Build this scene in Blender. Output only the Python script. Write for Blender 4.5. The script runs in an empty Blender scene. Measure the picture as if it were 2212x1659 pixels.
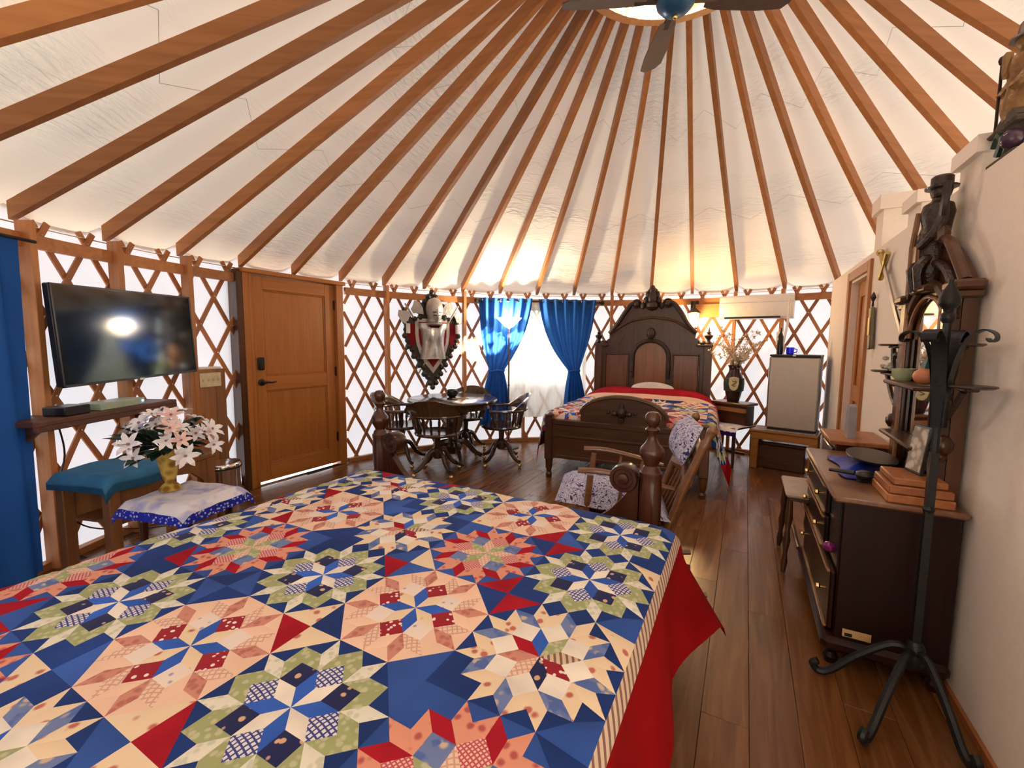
import bpy, math, random
from math import sin, cos, pi, radians, sqrt, atan2, hypot
from mathutils import Vector, Matrix
random.seed(7)
SC = bpy.context.scene
COL = SC.collection

# ------------------------------------------------------------------ camera
FPX, PITCH, ROLL, EYE = 942.5, 0.0934, 0.0079, 1.4149
cam = bpy.data.cameras.new('camera'); cam.sensor_width = 36.0; cam.lens = FPX / 2212 * 36.0
cam.clip_start = 0.02; cam.clip_end = 200
camo = bpy.data.objects.new('camera', cam); COL.objects.link(camo)
camo.matrix_world = Matrix.Translation((0, 0, EYE)) @ Matrix.Rotation(pi / 2 - PITCH, 4, 'X') @ Matrix.Rotation(ROLL, 4, 'Z')
SC.camera = camo
# ------------------------------------------------------------------ sky, sun, exposure
SUN_DIR = Vector((-1.25, 3.61, -2.4)).normalized()          # direction the sunlight travels
world = bpy.data.worlds.new('sky'); SC.world = world; world.use_nodes = True
wn = world.node_tree.nodes; wn.clear()
sky = wn.new('ShaderNodeTexSky'); sky.sky_type = 'NISHITA'; sky.sun_disc = False
sky.sun_elevation = math.asin(-SUN_DIR.z); sky.sun_rotation = atan2(-SUN_DIR.x, -SUN_DIR.y)
sky.altitude = 300; sky.air_density = 1.0; sky.dust_density = 1.4; sky.ozone_density = 1.0
bgn = wn.new('ShaderNodeBackground'); bgn.inputs['Strength'].default_value = 1.6
wo = wn.new('ShaderNodeOutputWorld')
hz = wn.new('ShaderNodeHueSaturation'); hz.inputs['Saturation'].default_value = 0.30          # thin bright haze
world.node_tree.links.new(sky.outputs[0], hz.inputs['Color']); world.node_tree.links.new(hz.outputs[0], bgn.inputs[0]); world.node_tree.links.new(bgn.outputs[0], wo.inputs[0])
sunl = bpy.data.lights.new('sun', 'SUN'); sunl.energy = 70.0; sunl.color = (1.0, 0.93, 0.82); sunl.angle = radians(0.6)
suno = bpy.data.objects.new('sun', sunl); COL.objects.link(suno); suno.location = (3, -8, 9)
suno.rotation_euler = SUN_DIR.to_track_quat('-Z', 'Y').to_euler()
SC.view_settings.view_transform = 'Standard'; SC.view_settings.look = 'None'
SC.view_settings.exposure = 0.68; SC.view_settings.gamma = 1.0; SC.view_settings.use_curve_mapping = False
SC.cycles.use_denoising = True
SC.cycles.max_bounces = 10; SC.cycles.diffuse_bounces = 6; SC.cycles.glossy_bounces = 4
SC.cycles.transparent_max_bounces = 12; SC.cycles.transmission_bounces = 8
SC.cycles.sample_clamp_indirect = 8.0; SC.cycles.caustics_reflective = False; SC.cycles.caustics_refractive = False

# ------------------------------------------------------------------ measured yurt
CX, CY, R, ZA, PH, DN = 0.8975, 2.5586, 3.8077, 4.037, -1.7005, 0.1413
ZP = 2.10
def yc(a, r, z): return (CX + r * sin(a), CY + r * cos(a), z)
def zlow(r): return ZP + (ZA - ZP) * (1 - r / R)            # lower edge of the rafters
def pixray(px, py):
    u, v = (px - 1106) / FPX, (829.5 - py) / FPX
    c, s = cos(ROLL), sin(ROLL); u, v = u * c - v * s, u * s + v * c
    return Vector((u, cos(PITCH) + v * sin(PITCH), -sin(PITCH) + v * cos(PITCH)))
def onz(px, py, z):
    d = pixray(px, py); t = (z - EYE) / d.z; return Vector((d.x * t, d.y * t, z))
def onwall(px, py, r=R):
    d = pixray(px, py); a = d.x ** 2 + d.y ** 2; b = -2 * (d.x * CX + d.y * CY); c = CX ** 2 + CY ** 2 - r * r
    t = (-b + sqrt(b * b - 4 * a * c)) / (2 * a); return Vector((d.x * t, d.y * t, EYE + d.z * t))
def angof(p): return atan2(p[0] - CX, p[1] - CY)
W0 = Vector((1.63, 1.346, 0)); WS = Vector((2.04, 3.82, 0)).normalized(); WN = Vector((-WS.y, WS.x, 0))
WTH = atan2(WS.y, WS.x)
def wp(a, b, z): return W0 + WS * a + WN * b + Vector((0, 0, z))

# ------------------------------------------------------------------ materials
def _nt(name):
    m = bpy.data.materials.new(name); m.use_nodes = True; n = m.node_tree.nodes; n.clear()
    out = n.new('ShaderNodeOutputMaterial'); return m, n, m.node_tree.links, out
def _ramp(n, stops):
    r = n.new('ShaderNodeValToRGB'); e = r.color_ramp.elements
    while len(e) < len(stops): e.new(0.5)
    for i, (p, c) in enumerate(stops): e[i].position = p; e[i].color = (*c, 1)
    return r
def _coord(n, l, scale=(1, 1, 1), kind='Object', rot=(0, 0, 0)):
    t = n.new('ShaderNodeTexCoord'); mp = n.new('ShaderNodeMapping')
    mp.inputs['Scale'].default_value = scale; mp.inputs['Rotation'].default_value = rot
    l.new(t.outputs[kind], mp.inputs[0]); return mp.outputs[0]
def _prin(n, l, out, col=None, rough=0.5, metal=0.0, spec=0.5, sock=None, coat=0.0, sheen=0.0):
    p = n.new('ShaderNodeBsdfPrincipled')
    if col: p.inputs['Base Color'].default_value = (*col, 1)
    if sock: l.new(sock, p.inputs['Base Color'])
    p.inputs['Roughness'].default_value = rough; p.inputs['Metallic'].default_value = metal
    p.inputs['Specular IOR Level'].default_value = spec
    if coat: p.inputs['Coat Weight'].default_value = coat; p.inputs['Coat Roughness'].default_value = 0.12
    if sheen: p.inputs['Sheen Weight'].default_value = sheen
    if out: l.new(p.outputs[0], out.inputs[0])
    return p
def _noise(n, l, vec, scale, detail=3.0, dist=0.0):
    t = n.new('ShaderNodeTexNoise'); t.inputs['Scale'].default_value = scale; t.inputs['Detail'].default_value = detail
    t.inputs['Distortion'].default_value = dist; l.new(vec, t.inputs['Vector']); return t.outputs['Fac']
def _bump(n, l, p, h, strength=0.2, dist=0.01):
    b = n.new('ShaderNodeBump'); b.inputs['Strength'].default_value = strength; b.inputs['Distance'].default_value = dist
    l.new(h, b.inputs['Height']); l.new(b.outputs[0], p.inputs['Normal'])
def plain(name, col, rough=0.5, metal=0.0, spec=0.5, bump=0.0, bscale=60, coat=0.0, sheen=0.0, var=0.12):
    m, n, l, out = _nt(name); v = _coord(n, l)
    f = _noise(n, l, v, bscale * 0.3)
    r = _ramp(n, [(0.3, tuple(c * (1 - var) for c in col)), (0.7, tuple(min(1, c * (1 + var)) for c in col))]); l.new(f, r.inputs[0])
    p = _prin(n, l, out, None, rough, metal, spec, r.outputs[0], coat, sheen)
    if bump: _bump(n, l, p, _noise(n, l, v, bscale), bump)
    return m
def wood(name, c1, c2, axis='Z', rough=0.4, scale=9.0, coat=0.0, rnd=0.25, stretch=12.0, spec=0.5):
    m, n, l, out = _nt(name); s = [stretch, stretch, stretch]; s['XYZ'.index(axis)] = 0.8
    v = _coord(n, l, tuple(s)); oi = n.new('ShaderNodeObjectInfo')
    add = n.new('ShaderNodeVectorMath'); add.operation = 'MULTIPLY_ADD'
    add.inputs[1].default_value = (1, 1, 1); l.new(v, add.inputs[0])
    cmb = n.new('ShaderNodeCombineXYZ'); mul = n.new('ShaderNodeMath'); mul.operation = 'MULTIPLY'; mul.inputs[1].default_value = 37.0
    l.new(oi.outputs['Random'], mul.inputs[0])
    for k in range(3): l.new(mul.outputs[0], cmb.inputs[k])
    l.new(cmb.outputs[0], add.inputs[2])
    f = _noise(n, l, add.outputs[0], scale * 0.25, 4.0, 0.6)
    r = _ramp(n, [(0.28, c1), (0.72, c2)]); l.new(f, r.inputs[0])
    hsv = n.new('ShaderNodeHueSaturation'); mr = n.new('ShaderNodeMapRange')
    mr.inputs['To Min'].default_value = 1 - rnd; mr.inputs['To Max'].default_value = 1 + rnd
    l.new(oi.outputs['Random'], mr.inputs[0]); l.new(mr.outputs[0], hsv.inputs['Value']); l.new(r.outputs[0], hsv.inputs['Color'])
    p = _prin(n, l, out, None, rough, 0, spec, hsv.outputs[0], coat)
    _bump(n, l, p, f, 0.06, 0.004); return m
def emis(name, col, strength):
    m, n, l, out = _nt(name); e = n.new('ShaderNodeEmission'); e.inputs[0].default_value = (*col, 1); e.inputs[1].default_value = strength
    l.new(e.outputs[0], out.inputs[0]); return m
def thin(name, col, transp, transl, diff, rough=1.0):
    """thin cloth: some light straight through, some scattered through, the rest reflected"""
    m, n, l, out = _nt(name)
    a = n.new('ShaderNodeBsdfTransparent'); b = n.new('ShaderNodeBsdfTranslucent'); d = n.new('ShaderNodeBsdfDiffuse')
    b.inputs[0].default_value = (*col, 1); d.inputs[0].default_value = (*col, 1)
    m1 = n.new('ShaderNodeMixShader'); m1.inputs[0].default_value = diff / (diff + transl); l.new(b.outputs[0], m1.inputs[1]); l.new(d.outputs[0], m1.inputs[2])
    m2 = n.new('ShaderNodeMixShader'); m2.inputs[0].default_value = transp; l.new(m1.outputs[0], m2.inputs[1]); l.new(a.outputs[0], m2.inputs[2])
    l.new(m2.outputs[0], out.inputs[0]); return m
def pane(name, tint=(1, 1, 1), refl=0.08):
    m, n, l, out = _nt(name); a = n.new('ShaderNodeBsdfTransparent'); a.inputs[0].default_value = (*tint, 1)
    g = n.new('ShaderNodeBsdfGlossy'); g.inputs['Roughness'].default_value = 0.03
    x = n.new('ShaderNodeMixShader'); x.inputs[0].default_value = refl; l.new(a.outputs[0], x.inputs[1]); l.new(g.outputs[0], x.inputs[2]); l.new(x.outputs[0], out.inputs[0]); return m
def glass(name, col=(1, 1, 1), rough=0.02):
    m, n, l, out = _nt(name); p = _prin(n, l, out, col, rough); p.inputs['Transmission Weight'].default_value = 1.0; return m
def fabric_dots(name, base, dot, scale, size=0.3, soft=0.05, mottled=None):
    m, n, l, out = _nt(name); v = _coord(n, l); t = n.new('ShaderNodeTexVoronoi'); t.inputs['Scale'].default_value = scale; l.new(v, t.inputs['Vector'])
    r = _ramp(n, [(size, dot), (size + soft, base)]); l.new(t.outputs['Distance'], r.inputs[0]); sock = r.outputs[0]
    if mottled:
        f = _noise(n, l, v, scale * 0.8, 2); r2 = _ramp(n, [(0.5, (0, 0, 0)), (0.56, (1, 1, 1))]); l.new(f, r2.inputs[0])
        mx = n.new('ShaderNodeMix'); mx.data_type = 'RGBA'; l.new(r2.outputs[0], mx.inputs[0]); l.new(sock, mx.inputs[6]); mx.inputs[7].default_value = (*mottled, 1); sock = mx.outputs[2]
    _prin(n, l, out, None, 0.9, 0, 0.15, sock, 0, 0.1); return m
def fabric_check(name, base, line, scale, w=0.3, rot=0.4, both=True):
    m, n, l, out = _nt(name); v = _coord(n, l, (scale, scale, scale), 'Object', (0, 0, rot)); sx = n.new('ShaderNodeSeparateXYZ'); l.new(v, sx.inputs[0]); prev = None
    for k in ((0, 1) if both else (0,)):
        fr = n.new('ShaderNodeMath'); fr.operation = 'FRACT'; l.new(sx.outputs[k], fr.inputs[0])
        lt = n.new('ShaderNodeMath'); lt.operation = 'LESS_THAN'; lt.inputs[1].default_value = w; l.new(fr.outputs[0], lt.inputs[0])
        if prev is None: prev = lt.outputs[0]
        else:
            ad = n.new('ShaderNodeMath'); ad.operation = 'MAXIMUM'; l.new(prev, ad.inputs[0]); l.new(lt.outputs[0], ad.inputs[1]); prev = ad.outputs[0]
    mx = n.new('ShaderNodeMix'); mx.data_type = 'RGBA'; l.new(prev, mx.inputs[0]); mx.inputs[6].default_value = (*base, 1); mx.inputs[7].default_value = (*line, 1)
    _prin(n, l, out, None, 0.9, 0, 0.15, mx.outputs[2], 0, 0.1); return m
def cloth(name, col, scale=30, var=0.15, rough=0.85, bump=0.1):
    return plain(name, col, rough, 0, 0.2, bump, scale, 0, 0.03, var)

M = {}
M['rafter'] = wood('rafter_fir', (0.33, 0.125, 0.030), (0.46, 0.19, 0.055), 'Y', 0.5, rnd=0.22)
M['lattice'] = wood('lattice_fir', (0.40, 0.155, 0.055), (0.50, 0.215, 0.085), 'Z', 0.5, rnd=0.2)
M['post'] = wood('post_fir', (0.42, 0.165, 0.05), (0.54, 0.24, 0.085), 'Z', 0.45, rnd=0.2)
M['plate'] = wood('plate_fir', (0.42, 0.165, 0.055), (0.55, 0.25, 0.09), 'X', 0.5, rnd=0.2)
M['door'] = wood('door_fir', (0.38, 0.135, 0.028), (0.47, 0.185, 0.045), 'Z', 0.35, rnd=0.03)
M['doorx'] = wood('door_fir_rail', (0.40, 0.145, 0.03), (0.50, 0.20, 0.05), 'X', 0.35, rnd=0.03)
M['oak'] = wood('oak_table', (0.36, 0.15, 0.03), (0.50, 0.23, 0.06), 'X', 0.35)
M['walnut'] = wood('walnut', (0.050, 0.018, 0.007), (0.105, 0.040, 0.014), 'Z', 0.3, coat=0.12)
M['walnutx'] = wood('walnut_cross', (0.050, 0.018, 0.007), (0.105, 0.040, 0.014), 'X', 0.3, coat=0.12)
M['carved'] = plain('carved_walnut', (0.028, 0.012, 0.006), 0.33, coat=0.15, bump=0.5, bscale=90)
M['mahog'] = wood('mahogany', (0.012, 0.0018, 0.0010), (0.024, 0.0042, 0.002), 'Z', 0.42, coat=0.0, spec=0.25)
M['mahogtop'] = wood('mahogany_top', (0.12, 0.05, 0.022), (0.19, 0.085, 0.04), 'X', 0.3, coat=0.3)
M['bedwood'] = wood('turned_bed_wood', (0.034, 0.0085, 0.003), (0.066, 0.019, 0.0065), 'Z', 0.24, coat=0.15)
M['chairwood'] = wood('captain_chair_wood', (0.036, 0.019, 0.009), (0.070, 0.036, 0.017), 'Z', 0.2, coat=0.5)
M['rocker'] = wood('rocking_chair_wood', (0.15, 0.055, 0.018), (0.25, 0.105, 0.036), 'Y', 0.3, coat=0.3)
M['boxwood'] = wood('box_wood', (0.24, 0.075, 0.02), (0.40, 0.15, 0.045), 'X', 0.4)
M['shelfwood'] = wood('shelf_wood', (0.085, 0.033, 0.020), (0.14, 0.06, 0.036), 'Y', 0.5)
M['panelwood'] = wood('panel_wood', (0.25, 0.105, 0.036), (0.34, 0.155, 0.06), 'Z', 0.5)
M['canvas'] = thin('wall_canvas', (0.88, 0.87, 0.88), 0.0, 0.17, 0.83)
M['rear_canvas'] = thin('dimmed_rear_canvas', (0.80, 0.76, 0.70), 0.0, 0.065, 0.935)  # unseen rear stretch passes less light, added to keep the near room dim
M['white_wall'] = plain('white_painted_drywall', (0.88, 0.80, 0.69), 0.7, bump=0.05, bscale=120, var=0.02)
M['black'] = plain('black_plastic', (0.012, 0.012, 0.013), 0.35)
M['iron'] = plain('wrought_iron', (0.022, 0.022, 0.022), 0.42, 0.6, bump=0.2, bscale=70)
M['bronze'] = plain('dark_bronze', (0.035, 0.022, 0.018), 0.4, 0.5)
M['steel'] = plain('brushed_steel', (0.55, 0.48, 0.40), 0.42, 0.75, var=0.04)
M['chrome'] = plain('chrome', (0.75, 0.72, 0.68), 0.12, 1.0, var=0.02)
M['silver'] = plain('beaten_silver', (0.50, 0.49, 0.46), 0.45, 0.75, bump=0.5, bscale=45)
M['brass'] = plain('polished_brass', (0.80, 0.55, 0.20), 0.18, 1.0)
M['gold'] = plain('old_gold', (0.55, 0.40, 0.14), 0.35, 0.8, bump=0.3, bscale=40)
M['white'] = plain('white_plastic', (0.86, 0.86, 0.86), 0.35, var=0.02)
M['mirror'] = plain('mirror_glass', (0.85, 0.85, 0.85), 0.02, 1.0, var=0.0)
M['blue_curtain'] = thin('blue_curtain_cloth', (0.030, 0.125, 0.42), 0.0, 0.25, 0.75)
M['sheer'] = thin('sheer_curtain_cloth', (0.95, 0.93, 0.84), 0.22, 0.55, 0.45)
M['clear'] = pane('window_vinyl', (0.97, 0.98, 0.96), 0.05)
M['dome'] = pane('skylight_acrylic', (0.95, 0.96, 0.97), 0.05)
M['glass'] = glass('clear_glass')
M['yellow_glass'] = glass('amber_glass', (1.0, 0.82, 0.25), 0.05)
# quilt cloths
Q = {}
Q['white'] = cloth('quilt_white', (0.80, 0.74, 0.64))
Q['blue'] = cloth('quilt_blue', (0.030, 0.11, 0.50), 12, 0.3)
Q['midblue'] = cloth('quilt_mid_blue', (0.030, 0.090, 0.36), 8, 0.35)
Q['navy'] = cloth('quilt_navy', (0.010, 0.040, 0.20), 8, 0.35)
Q['red'] = plain('quilt_red', (0.36, 0.012, 0.024), 0.9, 0, 0.1, 0.1, 30, 0, 0, 0.15)
Q['border'] = plain('quilt_red_border', (0.26, 0.003, 0.004), 0.9, 0, 0.1, 0.15, 12, 0, 0, 0.2)
Q['plaid'] = fabric_check('quilt_plaid', (0.72, 0.70, 0.74), (0.05, 0.06, 0.24), 95, 0.34, 0.2)
Q['navyflor'] = fabric_dots('quilt_navy_floral', (0.012, 0.016, 0.085), (0.65, 0.40, 0.25), 34, 0.2, 0.06)
Q['green'] = fabric_dots('quilt_green', (0.34, 0.37, 0.17), (0.50, 0.51, 0.31), 60, 0.3, 0.2)
Q['paleprint'] = fabric_dots('quilt_pale_print', (0.74, 0.72, 0.60), (0.58, 0.58, 0.46), 60, 0.3, 0.2)
Q['cream'] = fabric_dots('quilt_cream_floral', (0.78, 0.62, 0.42), (0.50, 0.14, 0.10), 26, 0.17, 0.12)
Q['blueflor'] = fabric_dots('quilt_blue_floral', (0.15, 0.21, 0.42), (0.58, 0.45, 0.32), 30, 0.2, 0.15, (0.08, 0.14, 0.38))
Q['hearts'] = fabric_dots('quilt_red_hearts', (0.30, 0.010, 0.022), (0.85, 0.72, 0.66), 60, 0.28, 0.04)
Q['rose'] = fabric_dots('quilt_rose', (0.58, 0.25, 0.19), (0.44, 0.15, 0.12), 55, 0.3, 0.25)
Q['peach'] = cloth('quilt_peach', (0.82, 0.57, 0.42), 14, 0.08)
Q['lattice'] = fabric_check('quilt_peach_lattice', (0.80, 0.58, 0.44), (0.62, 0.36, 0.27), 80, 0.3, 0.9)
Q['pinkflor'] = fabric_dots('quilt_pink_floral', (0.70, 0.30, 0.20), (0.44, 0.09, 0.08), 40, 0.2, 0.2)
Q['pinkcheck'] = fabric_check('quilt_pink_check', (0.80, 0.52, 0.46), (0.50, 0.09, 0.10), 130, 0.4, 0.4)
Q['whiteflor'] = fabric_dots('quilt_white_floral', (0.80, 0.68, 0.60), (0.36, 0.34, 0.50), 34, 0.12, 0.1)
Q['stripe'] = fabric_check('quilt_stripe', (0.62, 0.47, 0.34), (0.22, 0.11, 0.08), 70, 0.42, -0.45, False)
Q['batting'] = cloth('quilt_backing', (0.45, 0.05, 0.05))
QK = list(Q.keys())

# ------------------------------------------------------------------ mesh builder
class MB:
    def __init__(s): s.v = []; s.f = []; s.m = []; s.uv = None
    def add(s, vs, fs, mi=0):
        o = len(s.v); s.v += [tuple(p) for p in vs]; s.f += [tuple(i + o for i in q) for q in fs]; s.m += [mi] * len(fs); return s
    def box(s, x0, x1, y0, y1, z0, z1, mi=0, X=None):
        vs = [(x, y, z) for z in (z0, z1) for y in (y0, y1) for x in (x0, x1)]
        if X is not None: vs = [X @ Vector(p) for p in vs]
        return s.add(vs, [(0, 2, 3, 1), (4, 5, 7, 6), (0, 1, 5, 4), (2, 6, 7, 3), (0, 4, 6, 2), (1, 3, 7, 5)], mi)
    def cbox(s, x0, x1, y0, y1, z0, z1, c=0.006, mi=0, X=None):
        c = min(c, (x1 - x0) * .4, (y1 - y0) * .4, (z1 - z0) * .4)
        vs = []; ix = {}
        lo, hi = (x0, y0, z0), (x1, y1, z1)
        for sx in (0, 1):
            for sy in (0, 1):
                for sz in (0, 1):
                    sg = (sx, sy, sz)
                    for ax in range(3):
                        p = [(hi[k] if sg[k] else lo[k]) for k in range(3)]
                        for k in range(3):
                            if k != ax: p[k] += -c if sg[k] else c
                        ix[(sg, ax)] = len(vs); vs.append(tuple(p))
        fs = []
        for ax in range(3):
            o = [k for k in range(3) if k != ax]
            for sd in (0, 1):
                q = []
                for a, b in ((0, 0), (1, 0), (1, 1), (0, 1)):
                    sg = [0, 0, 0]; sg[ax] = sd; sg[o[0]] = a; sg[o[1]] = b; q.append(ix[(tuple(sg), ax)])
                flip = (sd == 0) ^ (ax == 1)
                fs.append(tuple(q[::-1] if flip else q))
            for a in (0, 1):
                for b in (0, 1):
                    g0 = [0, 0, 0]; g0[o[0]] = a; g0[o[1]] = b; g1 = list(g0); g1[ax] = 1
                    fs.append((ix[(tuple(g0), o[0])], ix[(tuple(g1), o[0])], ix[(tuple(g1), o[1])], ix[(tuple(g0), o[1])]))
        for sx in (0, 1):
            for sy in (0, 1):
                for sz in (0, 1): fs.append(tuple(ix[((sx, sy, sz), k)] for k in range(3)))
        if X is not None: vs = [X @ Vector(p) for p in vs]
        return s.add(vs, fs, mi)
    def lathe(s, prof, n=16, c=(0, 0, 0), mi=0, X=None):
        vs = []; fs = []; k = len(prof)
        for r, z in prof:
            for i in range(n):
                a = 2 * pi * i / n; vs.append((c[0] + r * cos(a), c[1] + r * sin(a), c[2] + z))
        for j in range(k - 1):
            for i in range(n):
                i2 = (i + 1) % n; fs.append((j * n + i, j * n + i2, (j + 1) * n + i2, (j + 1) * n + i))
        ring = prof[0] == prof[-1]
        if prof[0][0] > 1e-5 and not ring: fs.append(tuple(range(n))[::-1])
        if prof[-1][0] > 1e-5 and not ring: fs.append(tuple((k - 1) * n + i for i in range(n)))
        if X is not None: vs = [X @ Vector(p) for p in vs]
        return s.add(vs, fs, mi)
    def tube(s, pts, rad, n=8, mi=0, closed=False, flat=1.0):
        pts = [Vector(p) for p in pts]; k = len(pts)
        if not isinstance(rad, (list, tuple)): rad = [rad] * k
        vs = []; fs = []; up = None
        for i, p in enumerate(pts):
            a = pts[(i - 1) % k] if (closed or i > 0) else p; b = pts[(i + 1) % k] if (closed or i < k - 1) else p
            t = (b - a).normalized()
            if up is None: up = Vector((0, 0, 1)) if abs(t.z) < 0.9 else Vector((1, 0, 0))
            side = t.cross(up).normalized(); up = side.cross(t).normalized()
            for j in range(n):
                w = 2 * pi * j / n; vs.append(p + side * (cos(w) * rad[i]) + up * (sin(w) * rad[i] * flat))
        for i in range(k if closed else k - 1):
            i2 = (i + 1) % k
            for j in range(n):
                j2 = (j + 1) % n; fs.append((i * n + j, i * n + j2, i2 * n + j2, i2 * n + j))
        if not closed: fs += [tuple(range(n))[::-1], tuple((k - 1) * n + j for j in range(n))]
        return s.add(vs, fs, mi)
    def prism(s, poly, y0, y1, mi=0, X=None, plane='XZ'):
        n = len(poly)
        if plane == 'XZ': vs = [(x, y0, z) for x, z in poly] + [(x, y1, z) for x, z in poly]
        elif plane == 'XY': vs = [(x, y, y0) for x, y in poly] + [(x, y, y1) for x, y in poly]
        else: vs = [(y0, x, z) for x, z in poly] + [(y1, x, z) for x, z in poly]
        if X is not None: vs = [X @ Vector(p) for p in vs]
        fs = [tuple(range(n)), tuple(range(2 * n - 1, n - 1, -1))] + [(i, i + n, (i + 1) % n + n, (i + 1) % n) for i in range(n)]
        return s.add(vs, fs, mi)
    def ball(s, c, r, n=12, sz=1.0, mi=0):
        k = n // 2
        return s.lathe([(r * sin(pi * i / k) if 0 < i < k else 0.00001, -r * cos(pi * i / k) * sz) for i in range(k + 1)], n, c, mi)
    def grid(s, fn, nu, nv, th=None, mi=0):
        vs = [fn(i / nu, j / nv) for j in range(nv + 1) for i in range(nu + 1)]; w = nu + 1
        fs = [(j * w + i, j * w + i + 1, (j + 1) * w + i + 1, (j + 1) * w + i) for j in range(nv) for i in range(nu)]
        if th:
            N = len(vs); d = Vector(th)
            vs2 = [tuple(Vector(p) + d) for p in vs]; fs2 = [tuple(i + N for i in q[::-1]) for q in fs]
            rim = [j for j in range(w)] + [j * w + nu for j in range(1, nv + 1)] + [nv * w + i for i in range(nu - 1, -1, -1)] + [j * w for j in range(nv - 1, 0, -1)]
            side = [(rim[i], rim[i] + N, rim[(i + 1) % len(rim)] + N, rim[(i + 1) % len(rim)]) for i in range(len(rim))]
            return s.add(list(vs) + vs2, fs + fs2 + side, mi)
        return s.add(vs, fs, mi)
    def mesh(s, name, mats, smooth=True, ang=38):
        me = bpy.data.meshes.new(name); me.from_pydata(s.v, [], s.f)
        for m in (mats if isinstance(mats, (list, tuple)) else [mats]): me.materials.append(m)
        me.polygons.foreach_set('material_index', s.m)
        if smooth:
            me.polygons.foreach_set('use_smooth', [True] * len(s.f)); me.set_sharp_from_angle(angle=radians(ang))
        me.update(); return me
def T(x=0, y=0, z=0, rz=0, rx=0, ry=0):
    return Matrix.Translation((x, y, z)) @ Matrix.Rotation(rz, 4, 'Z') @ Matrix.Rotation(ry, 4, 'Y') @ Matrix.Rotation(rx, 4, 'X')
def obj(name, mb, mats, parent=None, smooth=True, loc=(0, 0, 0), rz=0.0, label=None, ang=38):
    me = mb if isinstance(mb, bpy.types.Mesh) else mb.mesh(name, mats, smooth, ang)
    o = bpy.data.objects.new(name, me); COL.objects.link(o); o.location = loc; o.rotation_euler = (0, 0, rz)
    if parent: o.parent = parent
    if label: o['label'] = label
    return o
def tag(o, label, cat, group=None):
    o['label'] = label; o['category'] = cat
    if group: o['group'] = group
    return o
def thing(name, label, cat, loc=(0, 0, 0), rz=0.0, group=None):
    o = bpy.data.objects.new(name, None); COL.objects.link(o); o.location = loc; o.rotation_euler = (0, 0, rz); o.empty_display_size = 0.1
    return tag(o, label, cat, group)
def struct(o, label=None, cat=None):
    o['kind'] = 'structure'
    if label: o['label'] = label
    if cat: o['category'] = cat
    return o
def copytree(o, parent=None):
    c = o.copy(); COL.objects.link(c); c.parent = parent
    for ch in list(o.children): copytree(ch, c)
    return c
def spline(pts, n=6):
    """Catmull-Rom through points"""
    P = [Vector(p) for p in pts]; out = []
    for i in range(len(P) - 1):
        a, b, c, d = P[max(0, i - 1)], P[i], P[i + 1], P[min(len(P) - 1, i + 2)]
        for k in range(n):
            t = k / n; out.append(0.5 * ((2 * b) + (c - a) * t + (2 * a - 5 * b + 4 * c - d) * t * t + (3 * b - 3 * c + d - a) * t ** 3))
    out.append(P[-1]); return out

# ================================================================== SETTING
# ---- floor: planks that run along the partition wall
m, n, l, out = _nt('laminate_planks')
v = _coord(n, l, (14, 1.1, 14)); oi = n.new('ShaderNodeObjectInfo')
cmb = n.new('ShaderNodeCombineXYZ'); mu = n.new('ShaderNodeMath'); mu.operation = 'MULTIPLY'; mu.inputs[1].default_value = 53
l.new(oi.outputs['Random'], mu.inputs[0]); [l.new(mu.outputs[0], cmb.inputs[k]) for k in range(3)]
ad = n.new('ShaderNodeVectorMath'); ad.operation = 'ADD'; l.new(v, ad.inputs[0]); l.new(cmb.outputs[0], ad.inputs[1])
fn_ = _noise(n, l, ad.outputs[0], 1.3, 5, 1.2)
rp = _ramp(n, [(0.28, (0.115, 0.040, 0.012)), (0.5, (0.185, 0.072, 0.022)), (0.75, (0.27, 0.115, 0.040))]); l.new(fn_, rp.inputs[0])
hs = n.new('ShaderNodeHueSaturation'); mr = n.new('ShaderNodeMapRange'); mr.inputs['To Min'].default_value = 0.72; mr.inputs['To Max'].default_value = 1.18
l.new(oi.outputs['Random'], mr.inputs[0]); l.new(mr.outputs[0], hs.inputs['Value']); l.new(rp.outputs[0], hs.inputs['Color'])
pf = _prin(n, l, out, None, 0.24, 0, 0.5, hs.outputs[0]); _bump(n, l, pf, fn_, 0.08, 0.003)
M['plank'] = m
fb = MB(); fb.lathe([(R + 0.16, -0.05), (R + 0.16, -0.006)], 64, (CX, CY, 0))
floor = struct(obj('floor', fb, plain('subfloor', (0.05, 0.02, 0.01), 0.8)), 'dark wood laminate plank floor of the yurt', 'floor')
PW, PLN = 0.165, 1.55
fdir = Vector((WS.x, WS.y)); facr = Vector((WS.y, -WS.x)); pm = {}
nrow = int(R / PW) + 1
for k in range(-nrow, nrow):
    x0 = k * PW; xm = min(abs(x0), abs(x0 + PW)) if x0 * (x0 + PW) > 0 else 0
    hx = max(abs(x0), abs(x0 + PW))
    if hx > R: continue
    half = sqrt(R * R - hx * hx); y = -half - ((k * 0.61) % 1.0) * PLN * 0.8
    while y < half:
        a, b = max(y, -half), min(y + PLN, half); y += PLN
        if b - a < 0.05: continue
        cpos = Vector((CX, CY)) + facr * (x0 + PW / 2) + fdir * ((a + b) / 2)
        if cpos.y < -0.9: continue
        key = round(b - a, 2)
        if key not in pm:
            pb = MB(); pb.cbox(-PW / 2 + .0006, PW / 2 - .0006, -key / 2 + .0006, key / 2 - .0006, -0.006, 0.0, 0.0012); pm[key] = pb.mesh('plank', M['plank'])
        obj('plank', pm[key], None, floor, loc=(cpos.x, cpos.y, 0), rz=atan2(-fdir.x, fdir.y))
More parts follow.
